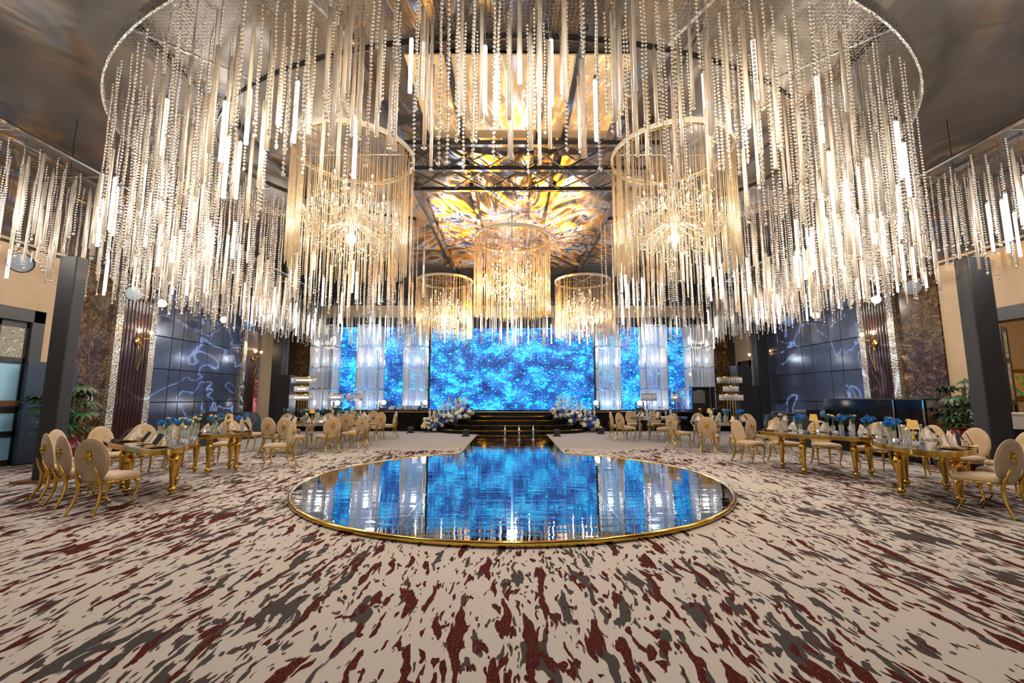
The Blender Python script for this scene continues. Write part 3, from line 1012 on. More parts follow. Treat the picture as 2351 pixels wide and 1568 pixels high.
rr = random.Random(11)
pts = scatter(in_ring, -RA, RA, RYC - RB, RYC + RB, 0.19, rr, 40000)
hang(ring, pts, RZT + 0.03, ring_bottom, (0.53, 0.385), rr, None)

# the lower U-shaped band along the side walls and before the stage
BZ = 5.8
uband = thing('crystal_canopy', 'lower U shaped crystal canopy running along both side walls and before the stage', 'chandelier', (0, 12, BZ))
XI, XO, YF0, YF1, YN = 8.05, 9.6, 19.02, 19.88, 4.6


def in_band(x, y):
    if not (-XO + .06 < x < XO - .06 and YN < y < YF1 - .06): return False
    if abs(x) < XI + .06 and y < YF0 + .06: return False
    for dx, dy in DRUMS:
        if (x - dx) ** 2 + (y - dy) ** 2 < 1.35 ** 2: return False
    for px, py in ((-8.37, 8.22), (8.7, 8.3)):
        pass
    return True


for nm, rects in (('wire_netting', None),):
    for x0, x1, y0, y1 in ((-XO, -XI, YN, YF1), (XI, XO, YN, YF1), (-XI, XI, YF0, YF1)):
        MB().add([(x0, y0 - 12, 0.02), (x1, y0 - 12, 0.02), (x1, y1 - 12, 0.02), (x0, y1 - 12, 0.02)], [(0, 1, 2, 3)]).build('wire_netting', M['wire'], uband)
fr = MB()
for p in ([(-XO, YN), (-XO, YF1), (XO, YF1), (XO, YN)], [(-XI, YN), (-XI, YF0), (XI, YF0), (XI, YN)]):
    for a, b_ in zip(p, p[1:]):
        fr.tube([(a[0], a[1] - 12, 0.03), (b_[0], b_[1] - 12, 0.03)], 0.035, 6)
fr.build('edge_frame', M['device'], uband)
for y in np.arange(YN + 0.5, YF0, 1.6):
    for s in (-1, 1):
        MB().tube([(s * XI, y - 12, 0.05), (s * XO, y - 12, 0.05)], 0.018, 6).build('frame_bar', M['chrome'], uband)
        MB().tube([(s * (XI + XO) / 2, y - 12, 0.05), (s * (XI + XO) / 2, y - 12, 1.3)], 0.008, 5).build('hanger_wire', M['device'], uband)


def band_bottom(x, y, kind, rr):
    zb = 3.62
    if min(math.hypot(x + 8.37, y - 8.2), math.hypot(x - 8.87, y - 8.25)) < 0.5: return rr.uniform(4.2, 4.6)
    if kind == 'led': return zb + rr.uniform(0.0, 0.9)
    return zb + rr.uniform(0.0, 0.75)


rr = random.Random(23)
pts = scatter(in_band, -XO, XO, YN, YF1, 0.185, rr, 80000)
hang(uband, pts, BZ + 0.02, band_bottom, (0.56, 0.36), rr, None, 0.85)


# drum chandeliers: a rod fringe on two hoops around a crystal chandelier
def make_drum(label, x, y):
    root = thing('drum_chandelier', label, 'chandelier', (x, y, 6.25), 0, 'drum chandeliers')
    rad = 1.15
    band_strip([(rad * math.cos(2 * PI * i / 64), rad * math.sin(2 * PI * i / 64)) for i in range(65)],
               [((rad - .03) * math.cos(2 * PI * i / 64), (rad - .03) * math.sin(2 * PI * i / 64)) for i in range(65)], -0.05, 0.03).build('top_hoop', M['white_cloth'], root)
    MB().ring((0, 0, -0.02), rad - 0.12, 0.012, 48, 6).build('inner_hoop', M['gold_dark'], root)
    sp = MB()
    for i in range(3):
        a = i * PI / 3
        sp.tube([(-rad * math.cos(a), -rad * math.sin(a), 0.0), (rad * math.cos(a), rad * math.sin(a), 0.0)], 0.012, 6)
    sp.build('spokes', M['chrome'], root)
    MB().tube([(0, 0, -0.4), (0, 0, 0.82)], 0.012, 6).build('suspension_rod', M['device'], root)
    r2 = random.Random(3)
    ps = []
    for i in range(160):
        a = 2 * PI * (i + r2.uniform(-.3, .3)) / 160
        q_ = rad - 0.015 - r2.choice((0, 0, 0.03, 0.1))
        zb = -2.39 + r2.uniform(0, 0.12)
        V, F = np_cyl(zb, -0.04, 0.0075, 5, q_ * math.cos(a), q_ * math.sin(a))
        ps.append((V, F, 0))
    V, F, mi = cat(ps)
    tag(link('rod_fringe', mesh_np('rod_fringe', V, F, [M['fringe']], False), None, root), kind='stuff')
    # inner chandelier
    prof = [(0.02, -0.45), (0.06, -0.5), (0.03, -0.6), (0.10, -0.72), (0.13, -0.8), (0.05, -0.92), (0.04, -1.1), (0.12, -1.22), (0.15, -1.34), (0.06, -1.48), (0.05, -1.62), (0.11, -1.72), (0.04, -1.86), (0.015, -1.95)]
    MB().lathe(prof[::-1], 16).build('glass_stem', M['crystal'], root, True)
    for nn, rr_, z0, zz in ((12, 0.86, -1.55, -1.42), (8, 0.58, -1.15, -1.0), (5, 0.36, -0.8, -0.62)):
        for i in range(nn):
            a = 2 * PI * i / nn + nn
            c, s = math.cos(a), math.sin(a)
            path = catmull([(0.05, z0 + 0.12), (rr_ * 0.3, z0 + 0.06), (rr_ * 0.62, z0 - 0.10), (rr_ * 0.9, z0 - 0.06), (rr_, zz)], 5, False)
            ar = MB().tube([(p[0] * c, p[0] * s, p[1]) for p in path], 0.013, 6)
            ar.lathe([(0.012, zz), (0.06, zz + 0.015), (0.065, zz + 0.03), (0.02, zz + 0.035), (0.016, zz + 0.12)], 10, T(rr_ * c, rr_ * s, 0))
            arm = ar.build('glass_arm', M['crystal'], root, 50)
            MB().ball((rr_ * c, rr_ * s, zz + 0.165), 0.018, 0.018, 0.045, 8, 6).build('bulb', M['bulb'], arm)
    ps = []
    for i in range(330):
        a = r2.random() * 2 * PI
        t = r2.random()
        rq = 0.9 * math.sqrt(r2.random())
        z = -0.75 - 1.2 * (1 - rq) * t - 0.75 * t ** 0.6
        h = r2.uniform(0.025, 0.05)
        V, F = np_octa(np.array([[rq * math.cos(a), rq * math.sin(a), z]]), r2.uniform(0.014, 0.026), h, np.array([a]))
        ps.append((V, F, 0))
        if i % 2 == 0:
            pts_ = np.array([[rq * math.cos(a), rq * math.sin(a), z + 0.06 + 0.035 * k] for k in range(5)])
            ps.append((*np_octa(pts_, 0.010, 0.016, np.zeros(5)), 0))
    V, F, mi = cat(ps)
    tag(link('crystal_drops', mesh_np('crystal_drops', V, F, [M['bead']], False), None, root), kind='stuff')
    return root


DL = ['large crystal drum chandelier hanging left of centre inside the horseshoe canopy',
      'large crystal drum chandelier hanging right of centre inside the horseshoe canopy',
      'central crystal drum chandelier hanging above the mirror runway',
      'farthest crystal drum chandelier on the left, in front of the big screen',
      'farthest crystal drum chandelier on the right, in front of the big screen']
proto = make_drum(DL[0], *DRUMS[0])
for (x, y), lab in zip(DRUMS[1:], DL[1:]):
    c = copy_tree(proto)
    c.location = (x, y, 6.25)
    c.rotation_euler.z = x
    c['label'] = lab

# truss under the ceiling beyond the ring, and the beige fabric panel before it
tr = thing('lighting_truss', 'dark flat lattice truss fixed under the ceiling beyond the horseshoe ring', 'truss', (0.3, 9.9, 6.9))
for yy in (-1.05, 0, 1.05):
    MB().box(-2.9, 2.9, yy - 0.05, yy + 0.05, -0.05, 0.05).build('chord', M['dark_frame'], tr)
br = MB()
for i in range(6):
    x0 = -2.8 + i * 0.94
    for ya in (-1.05, 0):
        br.tube([(x0, ya, 0), (x0 + 0.94, ya + 1.05, 0)], 0.025, 5).tube([(x0 + 0.94, ya, 0), (x0, ya + 1.05, 0)], 0.025, 5)
br.build('bracing', M['dark_frame'], tr)
MB().box(-1.75, 2.0, 6.5, 8.8, 7.0, 7.03).build('trim_80', M['beige'], kind='structure')


# ------------------------------------------------------------ chairs
def oval_pad(w, h, d, n=36, k=5):
    """an upholstered oval pad in the xz plane, thickness d along y"""
    b = MB(); vs = []; fs = []
    prof = [(0.0, -d / 2), (0.55, -d / 2 * 0.98), (0.88, -d / 2 * 0.8), (0.97, -d / 2 * 0.45), (1.0, 0), (0.97, d / 2 * 0.45), (0.88, d / 2 * 0.8), (0.55, d / 2 * 0.98), (0.0, d / 2)]
    for s_, y in prof:
        for i in range(n):
            a = 2 * PI * i / n
            vs.append((w * s_ * math.cos(a) * (1 - 0.06 * math.sin(a) * 0), y, h * s_ * math.sin(a)))
    for j in range(len(prof) - 1):
        for i in range(n):
            q_ = (i + 1) % n
            fs.append((j * n + i, j * n + q_, (j + 1) * n + q_, (j + 1) * n + i))
    return b.add(vs, fs)


def make_chair():
    root = thing('dining_chair', 'x', 'chair')
    out = catmull([(-0.25, 0.22), (-0.12, 0.27), (0.12, 0.27), (0.25, 0.22), (0.23, 0.0), (0.19, -0.19), (0.0, -0.22), (-0.19, -0.19), (-0.23, 0.0)], 5)
    out = [(x, y) for x, y in out]
    b = MB(); n = len(out); lv = [(0.94, 0.405), (1.0, 0.42), (1.0, 0.455), (0.95, 0.482), (0.7, 0.494), (0.0, 0.496)]
    vs = [(x * s_, y * s_, z) for s_, z in lv for x, y in out]
    fs = [(j * n + i, j * n + (i + 1) % n, (j + 1) * n + (i + 1) % n, (j + 1) * n + i) for j in range(len(lv) - 1) for i in range(n)]
    fs.append(tuple(range(n - 1, -1, -1)))
    b.add(vs, fs).build('seat', M['velvet'], root, True)
    MB().tube([(x, y, 0.402) for x, y in out] + [(*out[0], 0.402)], 0.012, 6).build('seat_rim', M['gold'], root, True)
    bk = oval_pad(0.235, 0.275, 0.055)
    tilt = T(0, -0.235, 0.685) @ RX(math.radians(9))
    bk.v = [tuple(tilt @ Vector(p)) for p in bk.v]
    bo = bk.build('backrest', M['velvet'], root, True)
    pi = MB().ring((0, 0, 0), 0.235, 0.009, 40, 6, 0.275)
    pi.v = [tuple(tilt @ Vector((x, z, y))) for x, y, z in pi.v]
    pi.build('piping', M['velvet'], bo, True)
    for s in (-1, 1):
        p = catmull([(s * 0.19, 0.20, 0.40), (s * 0.215, 0.235, 0.33), (s * 0.215, 0.235, 0.22), (s * 0.195, 0.205, 0.10), (s * 0.215, 0.245, 0.0)], 5, False)
        MB().tube(p, [0.026 - 0.015 * min(1, i / len(p) * 1.25) for i in range(len(p))], 8).build('leg', M['gold'], root, True)
        p = catmull([(s * 0.125, -0.315, 0.605), (s * 0.14, -0.28, 0.50), (s * 0.15, -0.235, 0.38), (s * 0.165, -0.245, 0.2), (s * 0.185, -0.33, 0.0)], 5, False)
        m = len(p)
        MB().tube(p, [0.005 + 0.019 * math.sin(PI * min(1, (i + 0.3) / m * 0.85 + 0.05)) for i in range(m)], 8).build('leg', M['gold'], root, True)
    face = T(0, -0.235, 0.76) @ RX(math.radians(9)) @ T(0, -0.04, 0) @ Matrix.Scale(1.3, 4)
    lh = MB()
    for k in range(14):
        a = 2 * PI * k / 14
        lh.ball((0.034 * math.cos(a), 0.004, 0.034 * math.sin(a)), 0.013, 0.012, 0.013, 6, 5)
    lh.ball((0, -0.01, 0), 0.028, 0.024, 0.032, 10, 7).ball((0, -0.032, -0.008), 0.013, 0.012, 0.011, 8, 5)
    lh.ball((-0.011, -0.028, 0.012), 0.006, n=6, m=4).ball((0.011, -0.028, 0.012), 0.006, n=6, m=4)
    lh.ball((-0.024, -0.002, 0.032), 0.011, n=6, m=4).ball((0.024, -0.002, 0.032), 0.011, n=6, m=4)
    lh.v = [tuple(face @ Vector(p)) for p in lh.v]
    lo = lh.build('lion_head', M['gold'], root, True)
    kr = MB().ring((0, 0, 0), 0.034, 0.0055, 24, 6)
    kr.v = [tuple(face @ Vector((x, z - 0.024, y - 0.046))) for x, y, z in kr.v]
    kr.build('knocker_ring', M['gold'], lo, True)
    return root


chair0 = make_chair(); chair_used = [False]


def chair(x, y, f, label, group):
    o = copy_tree(chair0) if chair_used[0] else chair0
    chair_used[0] = True
    o.location = (x, y, 0.004)
    o.rotation_euler = (0, 0, math.atan2(-f[0], f[1]))
    o['label'] = label; o['group'] = group


G = 'chairs at the front left tables'
chair(-5.4, 6.05, (.05, 1), 'cream oval-back chair nearest the camera at the front left table', G)
chair(-6.1, 6.45, (.45, .9), 'cream chair with gold lion knocker just left of the nearest front left chair', G)
chair(-6.7, 6.82, (.5, .85), 'cream chair half hidden behind its neighbour beside the left black post', G)
chair(-7.25, 7.45, (.95, .25), 'cream chair showing its padded front before the red pot by the left post', G)
chair(-7.25, 8.15, (1, -.1), 'cream chair at the wall side of the front left table, second past the left post', G)
chair(-7.1, 8.8, (.85, -.4), 'cream chair at the wall side of the front left table, third past the left post', G)
chair(-7.0, 9.5, (.85, -.5), 'cream chair behind the scalloped far left table, nearest the fluted pilaster', G)
chair(-6.45, 10.15, (.45, -.9), 'cream chair behind the scalloped far left table under the dark wall panels', G)
chair(-5.05, 9.75, (-.95, -.15), 'cream chair seen edge-on at the stage end of the left scalloped table', G)
G = 'chairs at the front right tables'
chair(6.25, 5.95, (-.2, 1), 'cream oval-back chair nearest the camera at the front right table', G)
chair(6.98, 6.4, (-.5, .85), 'cream chair with gold lion knocker right behind the nearest front right chair', G)
chair(7.85, 7.05, (-1, .1), 'cream chair showing its padded front beside the right black post', G)
chair(7.8, 7.78, (-1, -.05), 'cream chair in front of the dark red pot by the right post', G)
chair(7.75, 8.5, (-1, -.1), 'cream chair on the bar side of the front right table, second from the red pot', G)
chair(7.5, 9.3, (-.85, -.5), 'cream chair on the bar side where the two front right tables meet', G)
chair(6.9, 9.92, (-.3, -.95), 'cream chair behind the blue vases of the scalloped right table', G)
chair(6.2, 10.25, (.1, -1), 'cream chair behind the far end of the scalloped right table', G)
chair(5.42, 10.3, (.5, -.85), 'cream chair turned at the stage end of the scalloped right table', G)
G = 'chairs at the left mirrored tables'
chair(-6.35, 12.0, (.25, .97), 'leftmost cream chair with its back to the camera at the left mirrored table', G)
chair(-5.8, 11.75, (.2, .98), 'second cream chair from the left with its back out at the left mirrored table', G)
chair(-4.98, 12.15, (-.7, .7), 'cream chair on the dance floor corner of the left mirrored table, lion head showing', G)
chair(-4.65, 13.15, (-.95, .25), 'cream chair seen from the side at the left mirrored table', G)
chair(-4.72, 13.85, (-.95, -.1), 'cream chair hidden behind the side-on chair of the left mirrored table', G)
chair(-7.35, 12.7, (.95, -.1), 'cream chair on the wall side of the left mirrored table under the tiered lamp', G)
chair(-7.0, 14.1, (.7, -.7), 'cream chair on the far wall-side corner of the left mirrored table', G)
chair(-5.95, 14.75, (0, 1), 'cream chair with its back out at the far left table, left of the pair', G)
chair(-5.4, 14.8, (0, 1), 'cream chair with its back out at the far left table, right of the pair', G)
chair(-4.75, 15.6, (-.8, .6), 'cream chair at the stage-facing corner of the far left table, lion head showing', G)
chair(-4.55, 16.45, (-1, 0), 'cream chair behind the corner chair of the far left table', G)
chair(-6.2, 17.15, (.1, -1), 'cream chair on the stage side of the far left table, left one', G)
chair(-5.4, 17.1, (0, -1), 'cream chair on the stage side of the far left table, right one', G)
G = 'chairs at the right mirrored tables'
chair(5.35, 12.2, (.5, .87), 'cream chair with its back out at the near corner of the right mirrored table', G)
chair(4.9, 13.2, (.9, .3), 'cream chair seen from the side at the right mirrored table', G)
chair(6.15, 11.95, (-.5, .85), 'cream chair at the right mirrored table next to the scalloped gold table end', G)
chair(6.95, 12.2, (-.5, .85), 'cream chair at the right mirrored table, farther towards the laptop desk', G)
chair(7.6, 12.9, (-.95, .2), 'cream chair at the right mirrored table nearest the laptop desk', G)
chair(7.3, 14.1, (-.8, -.6), 'cream chair on the far wall-side corner of the right mirrored table', G)
chair(6.2, 14.6, (0, -1), 'cream chair on the stage side of the right mirrored table', G)
chair(3.9, 15.35, (.9, .4), 'cream chair at the stage-facing corner of the far right table, lion head showing', G)
chair(3.85, 16.2, (1, 0), 'cream chair behind the corner chair of the far right table', G)
chair(5.15, 14.85, (-.6, .8), 'cream chair with its back out at the far right table', G)
chair(4.7, 17.25, (.1, -1), 'cream chair on the stage side of the far right table, left one', G)
chair(5.6, 17.2, (0, -1), 'cream chair on the stage side of the far right table, right one', G)


# ------------------------------------------------------------ tables
TH = 0.78
leg_prof = [(0.022, 0.0), (0.030, 0.015), (0.026, 0.035), (0.052, 0.06), (0.056, 0.085), (0.045, 0.11), (0.028, 0.125), (0.032, 0.15), (0.04, 0.28), (0.058, 0.45),
            (0.066, 0.52), (0.060, 0.56), (0.035, 0.595), (0.03, 0.605), (0.05, 0.62), (0.05, 0.635), (0.036, 0.65), (0.052, 0.665), (0.052, TH - 0.085)]


def smooth_out(pts, k=6): return catmull(pts, k)


def table(label, out, legs, mat, square=False):
    cx = sum(p[0] for p in out) / len(out); cy_ = sum(p[1] for p in out) / len(out)
    t = thing('banquet_table', label, 'table', (cx, cy_, 0.004))
    o = smooth_out([(x - cx, y - cy_) for x, y in out])
    MB().prism(o, TH - 0.018, TH - 0.004).build('mirror_top', M['silver'], t)
    oi = [(x * 0.985, y * 0.985) for x, y in o]
    MB().prism(oi, TH - 0.085, TH - 0.0185).build('apron', mat, t, 40)
    for x, y in legs:
        if square:
            b = MB()
            b.lathe([(0.035, 0), (0.045, 0.05), (0.06, TH - 0.16), (0.075, TH - 0.15), (0.075, TH - 0.0855)], 4, T(x - cx, y - cy_, 0) @ RZ(PI / 4 + 0.2))
            b.build('leg', mat, t)
        else:
            MB().lathe(leg_prof, 18, T(x - cx, y - cy_, 0)).build('leg', mat, t, 50)
    return t


OUT = {
 'T1': [(-6.8, 7.45), (-6.15, 6.95), (-5.2, 6.35), (-4.85, 6.2), (-4.9, 6.75), (-5.25, 7.5), (-5.6, 8.0), (-6.1, 8.25), (-6.55, 8.15), (-6.85, 7.8)],
 'T2': [(-6.0, 8.6), (-5.7, 8.75), (-5.4, 9.1), (-5.5, 9.5), (-5.9, 9.75), (-6.35, 9.5), (-6.6, 9.05), (-6.4, 8.65)],
 'RA': [(5.3, 9.75), (5.38, 9.2), (5.5, 8.75), (5.9, 8.45), (6.2, 8.12), (6.6, 8.02), (7.1, 8.4), (7.15, 8.95), (6.75, 9.2), (6.5, 9.45), (6.2, 9.8), (5.7, 10.0)],
 'RB': [(6.0, 7.5), (5.68, 6.75), (5.62, 6.2), (5.85, 5.98), (6.35, 6.2), (6.85, 6.6), (7.3, 7.2), (7.35, 7.65), (6.9, 7.88), (6.4, 7.82)],
 'ML': [(-6.45, 12.5), (-5.6, 12.2), (-5.2, 12.7), (-5.1, 13.3), (-5.6, 13.9), (-6.3, 13.8), (-6.8, 13.1)],
 'FL': [(-6.9, 15.7), (-6.2, 15.3), (-5.2, 15.3), (-4.95, 15.8), (-5.1, 16.4), (-5.9, 16.6), (-6.8, 16.4)],
 'MR': [(5.3, 13.3), (5.6, 12.6), (6.1, 12.4), (6.7, 12.65), (7.0, 13.2), (6.6, 13.8), (5.9, 14.0)],
 'FR': [(4.3, 15.7), (4.75, 15.35), (5.4, 15.5), (6.2, 15.8), (6.2, 16.4), (5.2, 16.7), (4.4, 16.4)],
}
table('gold legged mirror-top table at the front left, beside the left black post', OUT['T1'], [(-5.92, 6.99), (-6.5, 7.55), (-5.28, 7.05), (-5.85, 7.9)], M['gold'])
table('smaller scalloped gold table behind the front left table', OUT['T2'], [(-5.92, 8.8), (-5.62, 9.2), (-6.35, 9.05), (-5.95, 9.52)], M['gold'])
table('scalloped gold legged table farther from the camera on the right', OUT['RA'], [(5.75, 9.6), (5.72, 8.85), (6.35, 8.35), (6.9, 8.7)], M['gold'])
table('gold legged mirror-top table at the front right, nearest the camera', OUT['RB'], [(5.95, 6.95), (6.3, 6.4), (7.08, 7.4), (6.65, 7.65)], M['gold'])
table('mirrored silver table on the left halfway to the stage', OUT['ML'], [(-5.55, 12.4), (-5.3, 13.1), (-6.2, 13.55), (-6.35, 12.75)], M['silver'], True)
table('mirrored silver table on the left nearest the stage', OUT['FL'], [(-5.25, 15.55), (-5.3, 16.2), (-6.6, 16.2), (-6.55, 15.75)], M['silver'], True)
table('mirrored silver table on the right halfway to the stage', OUT['MR'], [(5.85, 12.7), (5.55, 13.4), (6.7, 13.0), (6.3, 13.7)], M['silver'], True)
table('mirrored silver table on the right nearest the stage', OUT['FR'], [(4.75, 15.55), (4.6, 16.2), (5.95, 15.95), (5.7, 16.4)], M['silver'], True)

# ------------------------------------------------------------ table ware: one of each kind, then copies
TZ = TH + 0.001


def flower_head(kind, r, parent, loc, mat, rr):
    b = MB()
    if kind == 'mum':                                # many thin petals
        for i in range(70):
            a = rr.random() * 2 * PI; e = math.acos(rr.uniform(-0.25, 1))
            d = Vector((math.sin(e) * math.cos(a), math.sin(e) * math.sin(a), math.cos(e)))
            sd = d.cross(Vector((0, 0, 1)) if abs(d.z) < 0.9 else Vector((1, 0, 0))).normalized() * r * 0.14
            L_ = r * rr.uniform(0.8, 1.1)
            b.add([d * r * 0.15, d * L_ * 0.6 + sd, d * L_ + Vector((0, 0, r * 0.1)), d * L_ * 0.6 - sd], [(0, 1, 2, 3)])
        b.ball((0, 0, 0), r * 0.55, n=8, m=6)
    elif kind == 'rose':
        b.ball((0, 0, 0.1 * r), r * 0.45, r * 0.45, r * 0.55, 8, 6)
        for j, (rad, n, up) in enumerate(((0.55, 5, 0.7), (0.8, 6, 0.45), (1.0, 7, 0.1))):
            for i in range(n):
                a = 2 * PI * (i + 0.5 * j) / n
                c, s = math.cos(a), math.sin(a)
                w = r * rad * 0.62
                b.add([(c * r * 0.15, s * r * 0.15, -r * 0.5), (c * rad * r * 0.8 - s * w, s * rad * r * 0.8 + c * w, r * up * 0.6),
                       (c * rad * r, s * rad * r, r * up), (c * rad * r * 0.8 + s * w, s * rad * r * 0.8 - c * w, r * up * 0.6)], [(0, 1, 2), (0, 2, 3)])
    else:                                            # hydrangea ball of florets
        for i in range(46):
            z = 1 - 1.7 * (i + 0.5) / 46; a = i * 2.39996; q_ = math.sqrt(max(0, 1 - z * z))
            p = Vector((q_ * math.cos(a), q_ * math.sin(a), z)) * r * 0.9
            b.ball(p, r * 0.2, n=5, m=4)
        b.ball((0, 0, 0), r * 0.8, n=8, m=6)
    b.v = [(x + loc[0], y + loc[1], z + loc[2]) for x, y, z in b.v]
    return b.build('flower_head', mat, parent)


def make_vase(kind):
    rr = random.Random({'blue': 2, 'white': 5, 'teal': 9}[kind])
    h = {'blue': 0.17, 'white': 0.16, 'teal': 0.20}[kind]
    v = thing('flower_vase', 'x', 'vase')
    MB().lathe([(0.028, 0.0), (0.034, 0.01), (0.034, h), (0.030, h), (0.030, 0.015)], 14, None, False).build('glass_vase', M['clear'], v, 50)
    spec = {'blue': [('mum', 0.075, 'petal_blue', 5, 0.08, 0.29)], 'white': [('rose', 0.042, 'petal_cream', 2, 0.035, 0.30)],
            'teal': [('mum', 0.045, 'petal_teal', 2, 0.05, 0.30), ('rose', 0.038, 'petal_cream', 1, 0.05, 0.34)]}[kind]
    for fk, r, mt, n, sp, z in spec:
        for i in range(n):
            a = 2 * PI * i / n + rr.random()
            x, y = sp * math.cos(a), sp * math.sin(a)
            zz = z + rr.uniform(-0.035, 0.05)
            if kind == 'blue': r = rr.uniform(0.05, 0.07)
            MB().tube([(x * 0.2, y * 0.2, 0.02), (x * 0.35, y * 0.35, h), (x, y, zz - 0.02)], 0.0035, 5).build('stem', M['stem'], v)
            flower_head(fk, r, v, (x, y, zz), M[mt], rr)
    return v


def make_napkin():
    v = thing('folded_napkin', 'x', 'napkin')
    b = MB()
    # a standing fan of pleated points
    for i in range(5):
        a = -0.9 + i * 0.45
        c, s = math.cos(a), math.sin(a)
        hgt = 0.17 - 0.022 * abs(i - 2)
        b.add([(c * -0.09 - s * 0.02, s * -0.09 + c * 0.02, 0), (c * 0.09 - s * 0.02, s * 0.09 + c * 0.02, 0), (-s * 0.05, c * 0.05, hgt), (-s * 0.085, c * 0.085, 0.0)], [(0, 1, 2), (1, 3, 2), (3, 0, 2), (0, 3, 1)])
    b.build('linen', M['linen'], v)
    return v


def make_charger():
    v = thing('charger_plate', 'x', 'plate')
    MB().lathe([(0.0, 0.002), (0.10, 0.002), (0.15, 0.010), (0.163, 0.016), (0.158, 0.0185), (0.135, 0.019), (0.0, 0.019)], 30, None, False).build('plate', M['gold'], v, 50)
    b = MB()
    for i in range(40):
        a = 2 * PI * i / 40
        b.ball((0.162 * math.cos(a), 0.162 * math.sin(a), 0.013), 0.006, n=5, m=4)
    b.build('beaded_rim', M['gold'], v)
    return v


def make_card():
    v = thing('menu_card', 'x', 'menu')
    MB().box(-0.035, 0.035, -0.002, 0.002, 0, 0.17, T(0, 0, 0.014) @ RY(0.35) @ RX(math.radians(-24))).build('card', M['card'], v)
    return v


def make_coupe():
    v = thing('gold_rim_glass', 'x', 'glass')
    MB().lathe([(0.034, 0.0), (0.034, 0.004), (0.005, 0.010), (0.005, 0.055), (0.02, 0.065), (0.042, 0.085), (0.046, 0.125), (0.043, 0.125), (0.038, 0.088), (0.012, 0.068)], 16, None, False).build('glass_bowl', M['clear'], v, 60)
    MB().ring((0, 0, 0.126), 0.0445, 0.003, 20, 5).build('gold_rim', M['gold'], v, True)
    return v


def make_bottle():
    v = thing('water_bottle', 'x', 'bottle')
    MB().lathe([(0.0, 0.0), (0.038, 0.0), (0.042, 0.01), (0.042, 0.10), (0.034, 0.16), (0.018, 0.225), (0.015, 0.27)], 16, None, False).build('glass_body', M['clear'], v, 50)
    MB().lathe([(0.016, 0.27), (0.018, 0.272), (0.018, 0.292), (0.0, 0.294)], 12, None, False).build('cap', M['silver'], v, 50)
    return v


def make_candle():
    v = thing('candle_holder', 'x', 'candle')
    MB().lathe([(0.045, 0.0), (0.05, 0.006), (0.05, 0.26), (0.046, 0.26), (0.046, 0.012), (0.0, 0.010)], 16, None, False).build('glass_cylinder', M['clear'], v, 50)
    c = MB().lathe([(0.037, 0.14), (0.037, 0.228), (0.01, 0.222)], 14).build('candle', M['wax'], v, 50)
    MB().lathe([(0.02, 0.012), (0.012, 0.03), (0.010, 0.12), (0.034, 0.138)], 12).build('pedestal', M['crystal'], v, 50)
    MB().ball((0, 0, 0.243), 0.006, 0.006, 0.016, 6, 5).build('flame', M['flame'], c)
    return v


def make_lamp():
    v = thing('table_lamp', 'x', 'lamp')
    MB().lathe([(0.062, 0.0), (0.064, 0.012), (0.03, 0.022), (0.05, 0.05), (0.02, 0.075), (0.03, 0.10), (0.014, 0.12), (0.022, 0.16), (0.010, 0.19), (0.010, 0.26)], 16).build('base', M['gold'], v, 60)
    b = MB(); n = 40; vs = []
    for r, z in ((0.085, 0.245), (0.062, 0.385)):
        for i in range(n):
            a = 2 * PI * i / n; rq = r * (1 + (0.05 if i % 2 else -0.03))
            vs.append((rq * math.cos(a), rq * math.sin(a), z))
    b.add(vs, [(i, (i + 1) % n, n + (i + 1) % n, n + i) for i in range(n)] + [tuple(range(n, 2 * n))])
    b.build('lamp_shade', M['glow_shade'], v)
    return v


def make_votive():
    v = thing('tealight_glass', 'x', 'votive')
    MB().lathe([(0.0, 0.0), (0.026, 0.0), (0.040, 0.022), (0.044, 0.045), (0.034, 0.075), (0.030, 0.075), (0.038, 0.045), (0.02, 0.012)], 12, None, False).build('faceted_glass', M['crystal'], v)
    MB().lathe([(0.018, 0.012), (0.018, 0.03)], 10).build('tealight', M['petal_white'], v)
    return v


MAKE = {'blue': lambda: make_vase('blue'), 'white': lambda: make_vase('white'), 'teal': lambda: make_vase('teal'), 'napkin': make_napkin, 'charger': make_charger,
        'card': make_card, 'coupe': make_coupe, 'bottle': make_bottle, 'candle': make_candle, 'lamp': make_lamp, 'votive': make_votive}
DESC = {'blue': 'vase of bright blue chrysanthemums', 'white': 'vase of cream roses', 'teal': 'vase of teal blooms', 'napkin': 'blush folded napkin',
        'charger': 'beaded gold charger plate', 'card': 'charcoal menu card', 'coupe': 'gold rimmed glass', 'bottle': 'clear water bottle', 'candle': 'amber candle in glass',
        'lamp': 'glowing gold table lamp', 'votive': 'clear faceted tealight glass'}
PLACE = {'T1': 'front left gold table', 'T2': 'small scalloped left table', 'RA': 'scalloped right table', 'RB': 'front right gold table',
         'ML': 'left mirrored table', 'FL': 'left table nearest the stage', 'MR': 'right mirrored table', 'FR': 'right table nearest the stage'}
ORD = ['first', 'second', 'third', 'fourth', 'fifth', 'sixth', 'seventh', 'eighth', 'ninth', 'tenth']
protos = {}
wares = []


def ware(kind, tb, x, y, rz=0.0, z=None): wares.append((kind, tb, x, y, rz, z))


RAD = {'blue': 0.135, 'white': 0.085, 'teal': 0.105, 'lamp': 0.105, 'bottle': 0.044, 'candle': 0.052, 'votive': 0.046, 'coupe': 0.05, 'charger': 0.17, 'card': 0.05}
TIERS = {'ML': [(-6.3, 13.35)], 'MR': [(6.6, 13.35)], 'FL': [(-6.45, 16.2), (-5.72, 16.1)], 'FR': [(5.05, 16.35), (5.95, 16.2)]}


def inside_poly(x, y, o):
    c = False; j = len(o) - 1
    for i in range(len(o)):
        if (o[i][1] > y) != (o[j][1] > y) and x < (o[j][0] - o[i][0]) * (y - o[i][1]) / (o[j][1] - o[i][1]) + o[i][0]: c = not c
        j = i
    return c


